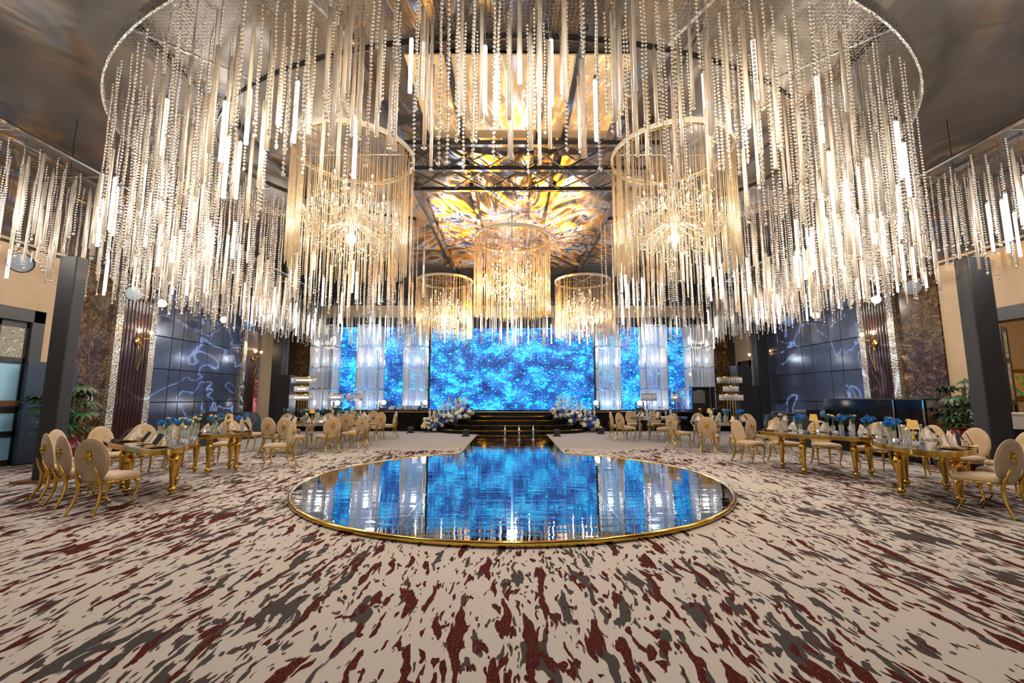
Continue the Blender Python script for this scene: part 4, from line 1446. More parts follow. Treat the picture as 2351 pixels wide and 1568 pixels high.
def settle(lst):
    done = []; out = []
    for tb in TIERS:
        for x, y in TIERS[tb]: done += [(tb, x + dx, y, 0.12) for dx in (-0.12, 0, 0.12)]
    for w in sorted(lst, key=lambda w: 0 if w[0] == 'charger' else 1):
        k, tb, x, y, rz, z = w
        if z is not None: continue
        r = RAD[k]; o = smooth_out(OUT[tb]); best = None
        for i in range(260):
            rr_ = 0.0026 * i; a = i * 2.39996
            px, py = x + rr_ * math.cos(a), y + rr_ * math.sin(a)
            if any(t == tb and math.hypot(px - qx, py - qy) < r + qr for t, qx, qy, qr in done): continue
            if not all(inside_poly(px + 0.8 * r * math.cos(b), py + 0.8 * r * math.sin(b), o) for b in (0, 1.57, 3.14, 4.71)): continue
            best = (px, py); break
        if best is None:
            if k != 'charger': continue
            best = (x, y)
        done.append((tb, *best, r))
        out.append((k, tb, *best, rz, z))
        if k == 'charger':
            for i, q_ in enumerate(lst):
                if q_[5] is not None and q_[1] == tb and math.hypot(q_[2] - x, q_[3] - y) < 0.14:
                    lst[i] = (q_[0], tb, q_[2] + best[0] - x, q_[3] + best[1] - y, q_[4], q_[5])
    return out + [q_ for q_ in lst if q_[5] is not None and q_ not in out]


def flush_wares():
    global wares
    ch = [w for w in wares if w[0] == 'charger']
    wares = settle(wares)
    wares = [w for i, w in enumerate(wares) if w not in wares[:i]]
    by = {}
    for w in wares: by.setdefault((w[0], w[1]), []).append(w)
    for (kind, tb), lst in by.items():
        lst.sort(key=lambda w: math.hypot(w[2], w[3]))
        n = len(lst)
        for i, (k, t_, x, y, rz, z) in enumerate(lst):
            if k not in protos:
                o = protos[k] = MAKE[k]()
            else:
                o = copy_tree(protos[k])
            o.location = (x, y, (TZ + 0.004 if z is None else z))
            o.rotation_euler = (0, 0, rz)
            if n == 1: lab = '%s, the only one on the %s' % (DESC[k], PLACE[tb])
            elif i == 0: lab = '%s on the %s, nearest the camera' % (DESC[k], PLACE[tb])
            elif i == n - 1: lab = '%s on the %s, nearest the stage' % (DESC[k], PLACE[tb])
            else: lab = '%s on the %s, %s from camera' % (DESC[k], PLACE[tb], ORD[i])
            o['label'] = lab
            if kind == 'lamp': o.scale = (0.88, 0.88, 0.95)
            o['group'] = {'napkin': 'napkins', 'charger': 'charger plates', 'card': 'menu cards', 'coupe': 'gold rimmed glasses', 'bottle': 'water bottles', 'candle': 'candles in glass',
                          'lamp': 'table lamps', 'votive': 'tealights', 'blue': 'flower vases', 'white': 'flower vases', 'teal': 'flower vases'}[k] + ' on the ' + PLACE[tb]


def setting(tb, x, y, fx, fy, full=True):
    """charger with napkin and menu card, and a glass; (fx, fy) points from the guest to the table"""
    l = math.hypot(fx, fy); fx /= l; fy /= l
    rz = math.atan2(-fx, fy)
    ware('charger', tb, x, y, rz)
    ware('napkin', tb, x + 0.01 * fx, y + 0.01 * fy, rz, TZ + 0.0245)
    ware('card', tb, x - 0.12 * fx, y - 0.12 * fy, rz, TZ + 0.0245)
    ware('coupe', tb, x + 0.2 * fx + 0.10 * fy, y + 0.2 * fy - 0.10 * fx)


def inset(tb, f):
    o = OUT[tb]; cx = sum(p[0] for p in o) / len(o); cy_ = sum(p[1] for p in o) / len(o)
    return lambda x, y: (cx + (x - cx) * f, cy_ + (y - cy_) * f)


# front left
for x, y, fx, fy in ((-6.32, 7.4, .4, .9), (-5.6, 6.95, .3, .9), (-6.55, 7.8, 1, .1), (-6.2, 8.08, .5, -.8), (-5.15, 6.55, -.2, .95)):
    setting('T1', x, y, fx, fy)
for k, x, y in (('bottle', -5.95, 7.75), ('bottle', -5.28, 6.98), ('candle', -5.22, 7.15), ('lamp', -5.62, 7.62), ('blue', -5.72, 7.4), ('blue', -5.45, 7.42), ('blue', -5.9, 7.9), ('white', -5.75, 7.62),
                ('white', -5.5, 7.68), ('teal', -5.35, 7.3), ('teal', -5.62, 7.82), ('votive', -5.08, 6.98), ('votive', -5.2, 7.3), ('votive', -5.5, 7.2), ('candle', -6.05, 7.72), ('votive', -5.0, 6.82)):
    ware(k, 'T1', x, y)
for x, y, fx, fy in ((-6.3, 9.2, 1, -.3), (-5.98, 9.52, .5, -.8), (-5.65, 9.42, -.4, -.8)):
    setting('T2', x, y, fx, fy)
for k, x, y in (('teal', -6.18, 8.78), ('blue', -6.05, 8.95), ('white', -5.9, 8.85), ('lamp', -5.78, 9.08), ('blue', -5.6, 9.15), ('teal', -5.95, 9.25), ('votive', -5.85, 8.82), ('votive', -5.72, 8.95), ('candle', -6.3, 8.85), ('bottle', -6.12, 9.18)):
    ware(k, 'T2', x, y)
# front right
for x, y, fx, fy in ((6.2, 6.35, -.1, 1), (6.65, 6.65, -.5, .85), (7.08, 7.2, -.8, .3), (7.1, 7.6, -1, -.1)):
    setting('RB', x, y, fx, fy)
for k, x, y in (('bottle', 6.0, 6.45), ('lamp', 6.05, 6.75), ('candle', 5.88, 6.68), ('blue', 6.05, 7.15), ('blue', 6.25, 7.35), ('white', 6.2, 7.0), ('votive', 5.85, 6.5), ('votive', 5.98, 7.0), ('votive', 6.15, 7.4),
                ('bottle', 6.4, 7.0), ('candle', 6.45, 7.4), ('teal', 6.4, 7.6)):
    ware(k, 'RB', x, y)
for x, y, fx, fy in ((5.62, 9.7, .3, -.9), (6.05, 9.68, 0, -1), (6.45, 9.25, -.5, -.8), (6.95, 8.85, -1, -.2), (6.9, 8.45, -1, .1)):
    setting('RA', x, y, fx, fy)
for k, x, y in (('white', 5.62, 9.35), ('candle', 5.8, 9.5), ('bottle', 5.72, 9.05), ('blue', 5.85, 9.1), ('lamp', 6.1, 9.05), ('teal', 6.25, 9.1), ('blue', 6.4, 8.9), ('white', 6.3, 8.75), ('teal', 6.5, 8.6),
                ('bottle', 6.42, 8.45), ('blue', 6.62, 8.4), ('votive', 5.72, 8.85), ('votive', 5.98, 8.75), ('votive', 6.15, 8.5), ('votive', 6.4, 8.22), ('candle', 6.75, 8.3), ('white', 6.6, 8.85)):
    ware(k, 'RA', x, y)
# mirrored tables
for tb, sets in (('ML', ((-6.2, 12.65, .2, 1), (-5.7, 12.45, .1, 1), (-5.4, 12.95, -1, 0), (-5.4, 13.4, -1, -.2), (-6.5, 13.1, 1, 0))),
                 ('FL', ((-6.1, 15.5, 0, 1), (-5.4, 15.5, 0, 1), (-5.2, 15.9, -1, 0), (-6.1, 16.35, 0, -1), (-5.4, 16.3, 0, -1))),
                 ('MR', ((5.75, 12.75, .4, .9), (5.5, 13.25, 1, 0), (6.25, 12.6, 0, 1), (6.75, 13.1, -1, .2), (6.3, 13.7, 0, -1))),
                 ('FR', ((4.6, 15.85, .9, .4), (5.15, 15.65, 0, 1), (4.6, 16.3, 1, -.2), (5.3, 16.5, 0, -1)))):
    for s_ in sets: setting(tb, *s_)
for tb, lst in (('ML', (('blue', -6.15, 13.0), ('teal', -6.3, 12.9), ('white', -5.95, 12.85), ('candle', -5.85, 12.7), ('lamp', -6.05, 13.3), ('blue', -5.6, 13.3), ('candle', -5.55, 12.75), ('bottle', -5.75, 13.1), ('white', -5.7, 13.6), ('votive', -5.6, 13.0), ('teal', -6.0, 13.6))),
                ('FL', (('candle', -6.4, 15.9), ('candle', -5.7, 15.8), ('bottle', -5.9, 15.9), ('white', -6.55, 16.1), ('blue', -5.5, 16.0), ('teal', -6.15, 15.85), ('bottle', -5.3, 15.75))),
                ('MR', (('candle', 5.8, 13.0), ('candle', 6.05, 13.0), ('blue', 6.2, 13.0), ('blue', 6.55, 12.9), ('white', 5.7, 13.5), ('white', 6.45, 12.75), ('teal', 6.0, 13.35), ('bottle', 6.35, 13.25), ('lamp', 6.1, 13.55), ('votive', 5.9, 12.9))),
                ('FR', (('candle', 4.8, 15.9), ('candle', 5.7, 16.0), ('bottle', 5.0, 16.1), ('white', 5.3, 16.0), ('teal', 4.85, 16.3), ('bottle', 5.6, 16.2)))):
    for k, x, y in lst: ware(k, tb, x, y)
flush_wares()


# ------------------------------------------------------------ stage flowers
def stage_flowers(side, label):
    rr = random.Random(31 + side)
    root = thing('flower_arrangement', label, 'flowers', (side * 2.7, 19.1, 0.004), 0, 'flower arrangements beside the steps')
    def ground(ax):
        for lim, z in ((1.85, 0.69), (2.4, 0.52), (2.95, 0.345), (3.28, 0.17)):
            if ax < lim: return z
        return 0.0
    heads = {}
    fol = MB()
    n = 0
    for i in range(96):
        t = (i + rr.random()) / 96
        ax = 1.72 + 2.1 * t
        g = ground(ax)
        y = 19.42 - rr.random() * (0.35 + 0.25 * t)
        z = g + 0.10 + rr.random() * (0.34 if i % 3 else 0.5) * (1 if 0.08 < t < 0.95 else 0.5)
        mt = rr.choice(('petal_white', 'petal_white', 'petal_white', 'petal_white', 'petal_cream', 'petal_pale', 'petal_royal', 'petal_royal'))
        r = rr.uniform(0.065, 0.105)
        key = mt
        if key not in heads:
            o = flower_head('hyd', 0.12, root, (0, 0, 0), M[mt], rr); heads[key] = o
        else:
            o = heads[key].copy(); COL.objects.link(o); o.parent = root
        o.location = (side * ax - side * 2.7, y - 19.1, z)
        o.scale = (r / 0.12,) * 3
        o.rotation_euler = (rr.uniform(-.5, .5), rr.uniform(-.5, .5), rr.random() * 6)
        for k in range(5):
            a = rr.random() * 6.28
            d = Vector((math.cos(a), math.sin(a), rr.uniform(-.2, .5))) * 0.2
            c = Vector((side * ax - side * 2.7, y - 19.1 + 0.03, z - 0.05))
            nrm = d.cross(Vector((0, 0, 1))).normalized() * 0.05
            fol.add([c, c + d * 0.5 + nrm, c + d, c + d * 0.5 - nrm], [(0, 1, 2, 3)])
    tag(fol.build('foliage', M['leaf'], root), kind='stuff')
    for i in range(17):
        t = (i + 0.5) / 17
        ax = 1.85 + 1.75 * t
        g = ground(ax)
        y = 19.50 - (i * 0.37 % 1) * 0.35
        top = 0.62 + 0.45 * (i * 0.618 % 1)
        zt = g + top + (0.12 if t < .6 else 0)
        x = side * ax - side * 2.7
        c = MB().lathe([(0.05, g), (0.05, g + 0.01), (0.008, g + 0.03), (0.008, zt - 0.18), (0.04, zt - 0.17), (0.04, zt)], 10, T(x, y - 19.1, 0), False).build('candlestick', M['clear'], root)
        MB().lathe([(0.028, zt - 0.165), (0.028, zt - 0.03)], 10, T(x, y - 19.1, 0)).build('candle', M['petal_cream'], c)
    for i in range(9):                               # tall stock stems
        t = (i + 0.5) / 9
        ax = 1.9 + 1.7 * t; g = ground(ax); x = side * ax - side * 2.7
        b = MB(); h0 = g + 0.35
        for k in range(16):
            a = k * 2.4; zz = h0 + 0.035 * k
            b.ball((x + 0.03 * math.cos(a) + 0.005 * k * side, 0.2 + 0.03 * math.sin(a), zz), 0.032, n=5, m=4)
        b.build('flower_spike', M['petal_white'], root)


stage_flowers(-1, 'white and blue flower arrangement with tall candles left of the stage steps')
stage_flowers(1, 'white and blue flower arrangement with tall candles right of the stage steps')


# ------------------------------------------------------------ stage lights and sound
def moving_head(label, loc, aim, lit=True, hang=False, power=0, group='moving head spotlights', scale=1.0, lens=None):
    root = thing('moving_head_light', label, 'spotlight', loc, 0, group)
    sgn = -1 if hang else 1
    s = scale
    bevel(MB().box(-0.16 * s, 0.16 * s, -0.14 * s, 0.14 * s, min(0, sgn * 0.1 * s), max(0, sgn * 0.1 * s)).build('base', M['device'], root), 0.015)
    hz = sgn * 0.36 * s
    d = Vector(aim) - Vector((loc[0], loc[1], loc[2] + hz)); yaw = math.atan2(d.x, -d.y)
    yk = MB()
    for sx in (-1, 1):
        yk.box(sx * 0.165 * s - 0.022 * s, sx * 0.165 * s + 0.022 * s, -0.05 * s, 0.05 * s, min(sgn * 0.1 * s, hz), max(sgn * 0.1 * s, hz) + 0.05 * s, RZ(yaw))
    yk.box(-0.18 * s, 0.18 * s, -0.06 * s, 0.06 * s, min(sgn * 0.1 * s, sgn * 0.15 * s), max(sgn * 0.1 * s, sgn * 0.15 * s), RZ(yaw))
    yk.build('yoke', M['device'], root)
    q_ = d.to_track_quat('Z', 'Y').to_matrix().to_4x4()
    hd = MB().lathe([(0.05 * s, -0.2 * s), (0.11 * s, -0.17 * s), (0.13 * s, -0.05 * s), (0.135 * s, 0.08 * s), (0.12 * s, 0.15 * s), (0.115 * s, 0.15 * s), (0.112 * s, 0.13 * s)], 20, T(0, 0, hz) @ q_)
    h = hd.build('head', M['device'], root, 40)
    MB().lathe([(0.0, 0.148 * s), (0.06 * s, 0.146 * s), (0.105 * s, 0.135 * s)], 20, T(0, 0, hz) @ q_, False).build('lens', M['head_lens'] if lit else (lens or M['lens_off']), h, True)
    if power:
        p = Vector((loc[0], loc[1], loc[2] + hz)) + d.normalized() * 0.18 * s
        lamp('SPOT', p, power, (1.0, 0.92, 0.82), 0.06, aim, 70, 0.6)
    return root


SZ = SH + 0.006
moving_head('lit moving head on the stage edge between the middle and inner left crystal columns', (-5.75, 19.85, SZ), (-2.0, 9, 3.2), True, False, 60)
moving_head('lit moving head on the stage edge beside the left flower arrangement', (-3.9, 19.85, SZ), (-1.0, 9, 3.2), True, False, 60)
moving_head('glaring moving head on the stage behind the two left rectangular lamps', (-7.8, 19.85, SZ + 0.0), (-2.5, 3, 1.9), True, False, 40)
moving_head('lit moving head on the stage edge beside the right flower arrangement', (3.75, 19.85, SZ), (1.0, 5, 2.4), True, False, 60)
moving_head('glaring moving head on the stage right of the innermost right crystal column', (5.7, 19.85, SZ), (1.5, 3, 1.8), True, False, 40)
for i, (x, lab) in enumerate(((-5.35, 'leftmost black wedge speaker on the left stage edge'), (-5.0, 'second black wedge speaker from the left on the stage edge'), (-4.62, 'third black wedge speaker from the left on the stage edge'), (-4.28, 'rightmost black wedge speaker before the left crystal column'))):
    w = thing('wedge_speaker', lab, 'speaker', (x, 19.84, SZ), R.uniform(-.3, .3), 'wedge speakers on the stage edge')
    b = MB().add([(-.15, -.13, 0), (.15, -.13, 0), (.15, .13, 0), (-.15, .13, 0), (-.15, -.13, .07), (.15, -.13, .07), (.15, .1, .24), (-.15, .1, .24)],
                 [(3, 2, 1, 0), (4, 5, 6, 7), (0, 1, 5, 4), (1, 2, 6, 5), (2, 3, 7, 6), (3, 0, 4, 7)])
    bevel(b.build('cabinet', M['device'], w), 0.012)
    MB().add([(-.13, -.118, .085), (.13, -.118, .085), (.13, .085, .238), (-.13, .085, .238)], [(0, 1, 2, 3)]).build('grille', M['chrome'], w)
for x, y, lab in ((-4.25, 18.75, 'black box uplight on the carpet before the left stage front'), (-1.77, 17.2, 'black box uplight on the carpet left of the mirror runway'), (1.72, 17.2, 'black box uplight on the carpet right of the mirror runway'), (3.62, 18.25, 'black box uplight below the right flower arrangement')):
    u = thing('uplight_box', lab, 'uplight', (x, y, 0.004), R.uniform(-.2, .2), 'box uplights on the carpet')
    bevel(MB().box(-.11, .11, -.1, .1, 0.0, .24).build('housing', M['device'], u), 0.012)
    MB().box(-.09, .09, -.08, .08, .238, .25).build('top_lens', M['lens_off'], u)
    MB().box(-.15, .15, -.12, .12, 0.0, .02).build('foot', M['device'], u)
for x, lab in ((-0.24, 'left of three small silver fountain columns on the mirror runway'), (0.24, 'middle of three small silver fountain columns on the mirror runway'), (0.72, 'right of three small silver fountain columns on the mirror runway')):
    u = thing('fountain_column', lab, 'column', (x, 15.2, 0.051), 0, 'silver columns on the runway')
    MB().lathe([(0.07, 0), (0.07, 0.02), (0.03, 0.04), (0.028, 0.3), (0.04, 0.32), (0.022, 0.36), (0.006, 0.44)], 12).build('shaft', M['silver'], u, 50)
    MB().ball((0, 0, 0.46), 0.025, n=10, m=8).build('crystal_ball', M['crystal'], u)
# flight case and lectern on the right end of the stage
fc = thing('flight_case', 'open upright flight case with a grey lid standing on the right end of the stage', 'case', (8.5, 19.86, SZ))
b = MB().box(-.5, .5, 0.10, .16, 0.02, 1.08).box(-.5, -.45, -.16, .10, .02, 1.08).box(.45, .5, -.16, .10, .02, 1.08).box(-.5, .5, -.16, .1, .02, .08).box(-.5, .5, -.16, .1, 1.02, 1.08)
bevel(b.build('shell', M['device'], fc), 0.008)
MB().box(-.42, .15, 0.0, .03, .35, .9).build('grey_panel', M['chrome'], fc)
MB().box(-.52, -.5, -.18, .1, .02, 1.1).box(.5, .52, -.18, .1, .02, 1.1).box(.28, .33, -.19, -.16, .02, 1.08).build('metal_edging', M['silver'], fc)
MB().box(-.2, .05, -.03, 0.0, .88, .95).build('case_handle', M['silver'], fc)
lc = thing('lectern', 'clear acrylic lectern with a rounded top on the stage left of the flight case', 'lectern', (7.62, 19.9, SZ))
MB().box(-.2, .2, -.15, .15, 0, .02).build('base', M['acrylic'], lc)
MB().add([(-.05, -.03, .02), (.05, -.03, .02), (.05, .03, .02), (-.05, .03, .02), (-.2, -.03, .95), (.2, -.03, .95), (.2, .03, .95), (-.2, .03, .95)], [(0, 1, 5, 4), (1, 2, 6, 5), (2, 3, 7, 6), (3, 0, 4, 7)]).build('column', M['acrylic'], lc)
MB().box(-.3, .3, -.2, .2, .95, .97, RX(.25) @ T(0, 0.22, 0)).build('reading_top', M['acrylic'], lc)
# right loudspeaker stack, and the dark one by the left post
sp = thing('speaker_stack', 'tall black loudspeaker stack on the right before the far glazed door', 'speaker', (9.75, 18.55, 0.004))
bevel(MB().box(-.42, .42, -.35, .35, 0, 1.95).build('bass_cabinet', M['device'], sp), 0.02)
bevel(MB().box(-.42, .1, -.3, .3, 1.96, 2.8).build('top_cabinet', M['device'], sp), 0.02)
MB().box(-.38, .06, -.31, -.30, 2.0, 2.76).build('grille', M['black'], sp)
sp = thing('speaker_stack', 'black loudspeaker stack on the left beside the far black post', 'speaker', (-9.55, 18.7, 0.004))
bevel(MB().box(-.3, .3, -.3, .3, 0, 2.4).build('cabinet', M['device'], sp), 0.02)
MB().box(-.26, .26, -.31, -.30, 0.3, 2.3).build('grille', M['black'], sp)

# pipes with moving heads and round wash lights along both side walls
for s, nm in ((-1, 'left'), (1, 'right')):
    t = thing('lighting_pipe', 'long black pipe carrying the wash lights along the %s wall' % nm, 'pipe', (s * 9.95, 11.5, 4.55))
    MB().tube([(0, -6.4, 0), (0, 6.6, 0)], 0.03, 8).build('pipe', M['device'], t)
    for y in (-5, -1, 3, 6):
        MB().tube([(0, y, 0), (0, y, 2.5)], 0.012, 6).build('hanger_rod', M['device'], t)
for x, y, ax, lab in ((-9.95, 12.3, (-3, 2, 2.0), 'lit moving head hanging near the left fluted pilaster, nearer the camera'), (-9.95, 15.0, (-3, 3, 2.4), 'lit moving head hanging before the left wall panels, farther from the camera'),
                      (9.95, 11.8, (3, 2, 2.0), 'lit moving head hanging near the right fluted pilaster, nearer the camera'), (9.95, 14.2, (3, 3, 2.4), 'lit moving head hanging before the right wall panels, farther from the camera')):
    moving_head(lab, (x, y, 4.5), ax, True, True, 70, 'hanging moving heads')


def wash(label, loc, aim, lens):
    root = thing('wash_light', label, 'wash light', loc, 0, 'round wash lights on the side pipes')
    d = Vector(aim) - Vector(loc)
    q_ = T(0, 0, -0.3) @ d.to_track_quat('Z', 'Y').to_matrix().to_4x4()
    MB().lathe([(0.06, -0.12), (0.16, -0.09), (0.2, 0.0), (0.2, 0.06), (0.18, 0.065)], 24, q_).build('housing', M['device'], root, 40)
    MB().lathe([(0.0, 0.075), (0.18, 0.068)], 24, q_, False).build('lens', lens, root)
    b = MB()
    for s in (-1, 1): b.tube([(s * 0.2, 0, -0.3), (s * 0.2, 0, -0.08), (s * 0.05, 0, 0.0)], 0.014, 6)
    b.build('bracket', M['chrome'], root)
    return root


wash('round dimpled wash light at the left edge of the view, under the canopy', (-9.95, 8.65, 4.5), (-3, 1, 1), M['lens_off'])
wash('round dimpled wash light hanging in front of the left fluted pilaster', (-9.95, 11.35, 4.5), (-4, 1, 2), M['lens_off'])
wash('round blue wash light hanging before the far left pilaster', (-9.95, 16.5, 4.5), (-3, 4, 2), M['lens_blue'])
wash('round dimpled wash light hanging in front of the right brown marble', (9.95, 10.7, 4.5), (4, 1, 2), M['lens_off'])
wash('round blue wash light hanging before the right wall panels', (9.95, 15.6, 4.5), (3, 4, 2), M['lens_blue'])


# ------------------------------------------------------------ sconces
def sconce(label, side, y, z=3.1):
    x = side * (WX - 0.21)
    root = thing('wall_sconce', label, 'sconce', (x, y, z), 0, 'gold wall sconces')
    f = -side
    MB().lathe([(0.0, 0), (0.11, 0.0), (0.11, 0.02), (0.05, 0.05), (0.0, 0.05)], 16, RY(f * PI / 2)).build('backplate', M['gold_dark'], root, 50)
    for s in (-1, 1):
        MB().tube(catmull([(f * 0.05, 0, 0), (f * 0.14, s * 0.05, 0.08), (f * 0.2, s * 0.17, 0.1), (f * 0.2, s * 0.22, 0.2)], 5, False), 0.011, 6).build('arm', M['gold_dark'], root)
        MB().tube(catmull([(f * 0.06, s * 0.02, -0.02), (f * 0.12, s * 0.09, -0.2), (f * 0.09, s * 0.06, -0.5), (f * 0.05, 0, -0.85)], 5, False), 0.009, 6).build('tail', M['gold_dark'], root)
        cup = MB().lathe([(0.02, 0.0), (0.075, 0.015), (0.085, 0.13), (0.08, 0.13), (0.07, 0.02)], 14, T(f * 0.2, s * 0.22, 0.21), False).build('glass_cup', M['clear'], root, 50)
        MB().ball((f * 0.2, s * 0.22, 0.29), 0.035, 0.035, 0.055, 8, 6).build('bulb', M['bulb'], cup)
    lamp('POINT', (x + f * 0.22, y, z + 0.42), 18, (1.0, 0.6, 0.32), 0.06)


sconce('gold two-light sconce on the near left fluted pilaster', -1, 12.7)
sconce('gold two-light sconce on the far left fluted pilaster', -1, 18.45)
sconce('gold two-light sconce on the near right fluted pilaster', 1, 13.1)
sconce('gold two-light sconce on the far right fluted pilaster', 1, 19.5)


# ------------------------------------------------------------ plants
def plant(label, x, y, h, pot_mat, seed, ph=0.72):
    rr = random.Random(seed)
    root = thing('potted_plant', label, 'plant', (x, y, 0.004))
    MB().lathe([(0.16, 0), (0.2, 0.02), (0.33, ph * 0.45), (0.34, ph * 0.6), (0.24, ph * 0.92), (0.26, ph), (0.23, ph), (0.21, ph * 0.92)], 24, None, True).build('pot', pot_mat, root, 60)
    MB().lathe([(0.0, ph * 0.93), (0.205, ph * 0.93)], 16, None, False).build('soil', M['soil'], root)
    leaves = []
    def leaf_mesh():
        b = MB()
        for k in range(9):
            a = -1.9 + 3.8 * k / 8
            L_ = 0.34 - 0.09 * abs(k - 4) / 4
            d = Vector((math.sin(a), math.cos(a), -0.10 - 0.12 * abs(a) / 2))
            n_ = Vector((math.cos(a), -math.sin(a), 0)) * 0.042
            p = [d * 0.03, d * L_ * 0.4 + n_ + Vector((0, 0, .02)), d * L_ * 0.75 + n_ * 0.7, d * L_ + Vector((0, 0, -0.05)), d * L_ * 0.75 - n_ * 0.7, d * L_ * 0.4 - n_ + Vector((0, 0, .02))]
            b.add(p, [(0, 1, 5), (1, 2, 4, 5), (2, 3, 4)])
        return b.mesh('leaf')
    lm = leaf_mesh()
    for c in range(4):
        a = c * 1.6 + rr.random()
        hx = h * rr.uniform(0.72, 1.0)
        top = (0.22 * math.cos(a), 0.22 * math.sin(a), hx)
        MB().tube([(0.06 * math.cos(a), 0.06 * math.sin(a), ph * 0.9), (0.12 * math.cos(a), 0.12 * math.sin(a), hx * 0.6), top], 0.022, 6).build('cane', M['cane'], root)
        for k in range(11):
            f = 0.45 + 0.55 * k / 10
            b_ = rr.random() * 6.28
            o = link('leaf', lm, M['leaf'], root)
            px = 0.22 * math.cos(a) * f; py = 0.22 * math.sin(a) * f
            ln = rr.uniform(0.16, 0.36)
            o.location = (px + ln * math.cos(b_), py + ln * math.sin(b_), hx * f + rr.uniform(0.0, 0.1))
            o.rotation_euler = (rr.uniform(-0.5, 0.1), rr.uniform(-.2, .2), b_ - PI / 2)
            MB().tube([(px, py, hx * f - 0.04), o.location], 0.007, 5).build('stalk', M['stem'], root)


plant('leafy potted plant in a red pot behind the left black post', -9.95, 9.95, 1.9, M['red_pot'], 4, 0.66)
plant('leafy potted plant beside the right black post by the brown marble', 10.3, 10.2, 1.95, M['device'], 8, 0.7)
v = thing('floor_vase', 'dark red glazed floor vase beside the right black post', 'vase', (8.95, 8.95, 0.004))
MB().lathe([(0.14, 0), (0.2, 0.06), (0.29, 0.4), (0.28, 0.58), (0.17, 0.78), (0.15, 0.84), (0.19, 0.88), (0.17, 0.88), (0.13, 0.82)], 24).build('body', M['red_pot'], v, 60)

# ------------------------------------------------------------ bar front, DJ desk, covered gear
for y0, y1, lab in ((10.0, 10.75, 'black glossy screen panel at the end of the bar front by the plant'), (10.78, 13.2, 'long black glossy bar front below the right fluted pilaster')):
    t = thing('bar_front', lab, 'bar front', (9.3, (y0 + y1) / 2, 0.004), 0, 'black bar front panels')
    hh = (y1 - y0) / 2
    bevel(MB().box(-0.03, 0.03, -hh, hh, 0, 1.42).build('panel', M['gloss_black'], t), 0.01)
    MB().box(-0.04, 0.35, -hh, hh, 1.421, 1.45).build('top_ledge', M['device'], t)
    MB().box(-0.045, -0.03, -hh, -hh + 0.03, 0.0, 1.42).build('metal_edge', M['silver'], t)
dj = thing('equipment_desk', 'black draped equipment desk under the right wall panels', 'desk', (9.25, 14.5, 0.004))
MB().box(-.4, .4, -1.2, 1.2, 0.0, 0.86).build('black_drape', M['black'], dj)
MB().box(-.43, .43, -1.23, 1.23, 0.861, 0.89).build('desk_top', M['device'], dj)
lp = thing('laptop', 'open black laptop tilted on the equipment desk under the right wall panels', 'laptop', (9.1, 15.15, 1.0), math.radians(-50))
MB().box(-.18, .18, -.12, .12, 0, .018).build('keyboard_base', M['device'], lp)
MB().box(-.18, .18, 0, .012, 0, .25, T(0, .12, .018) @ RX(-.5)).build('screen_lid', M['device'], lp)
MB().box(-.165, .165, -.002, 0, .015, .235, T(0, .12, .018) @ RX(-.5)).build('screen', M['screen_glow'], lp)
rs = thing('laptop_riser', 'grey metal riser carrying the laptop on the equipment desk', 'stand', (9.1, 15.15, 0.894), math.radians(-50))
MB().box(-.2, .2, -.14, .14, .09, .104).box(-.2, -.18, -.14, .14, 0, .09).box(.18, .2, -.14, .14, 0, .09).build('frame', M['chrome'], rs)
mx = thing('mixer', 'black sound mixer with faders on the equipment desk', 'mixer', (9.1, 14.6, 0.894))
bevel(MB().box(-.22, .22, -.24, .24, 0, .07).build('body', M['device'], mx), 0.008)
b = MB()
for i in range(8):
    for j in range(5): b.box(-.17 + j * .08, -.15 + j * .08, -.2 + i * .055, -.185 + i * .055, .07, .085)
b.build('faders', M['silver'], mx)
am = thing('amplifier', 'silver faced amplifier rack on the equipment desk beside the bar front', 'amplifier', (9.1, 13.75, 0.894))
bevel(MB().box(-.2, .2, -.3, .3, 0, .22).build('casing', M['device'], am), 0.008)
MB().box(-.215, -.2, -.29, .29, .02, .2).build('face_plate', M['silver'], am)
b = MB()
for j in range(5): b.box(-.225, -.215, -.24 + j * .11, -.18 + j * .11, .06, .15)
b.build('dials', M['device'], am)


def lump(label, x, y, sx, sy, sz):
    t = thing('covered_equipment', label, 'covered gear', (x, y, 0.004), 0, 'gear under black cloth by the left panels')
    b = MB(); n = 24; rr = random.Random(int(y * 10)); vs = []; fs = []
    lv = [(1.05, 0.0), (1.0, 0.3), (0.98, 0.6), (0.9, 0.82), (0.65, 0.95), (0.3, 1.0)]
    for j, (s_, z) in enumerate(lv):
        for i in range(n):
            a = 2 * PI * i / n
            k = s_ * (1 + (0.05 * math.sin(a * 7 + y) if j < 4 else 0.08 * math.sin(a * 3)))
            vs.append((sx * k * math.copysign(abs(math.cos(a)) ** .7, math.cos(a)), sy * k * math.copysign(abs(math.sin(a)) ** .7, math.sin(a)), sz * z))
    for j in range(len(lv) - 1):
        for i in range(n):
            q_ = (i + 1) % n; fs.append((j * n + i, j * n + q_, (j + 1) * n + q_, (j + 1) * n + i))
    fs.append(tuple((len(lv) - 1) * n + i for i in range(n)))
    b.add(vs, fs).build('cloth_cover', M['black'], t, True)


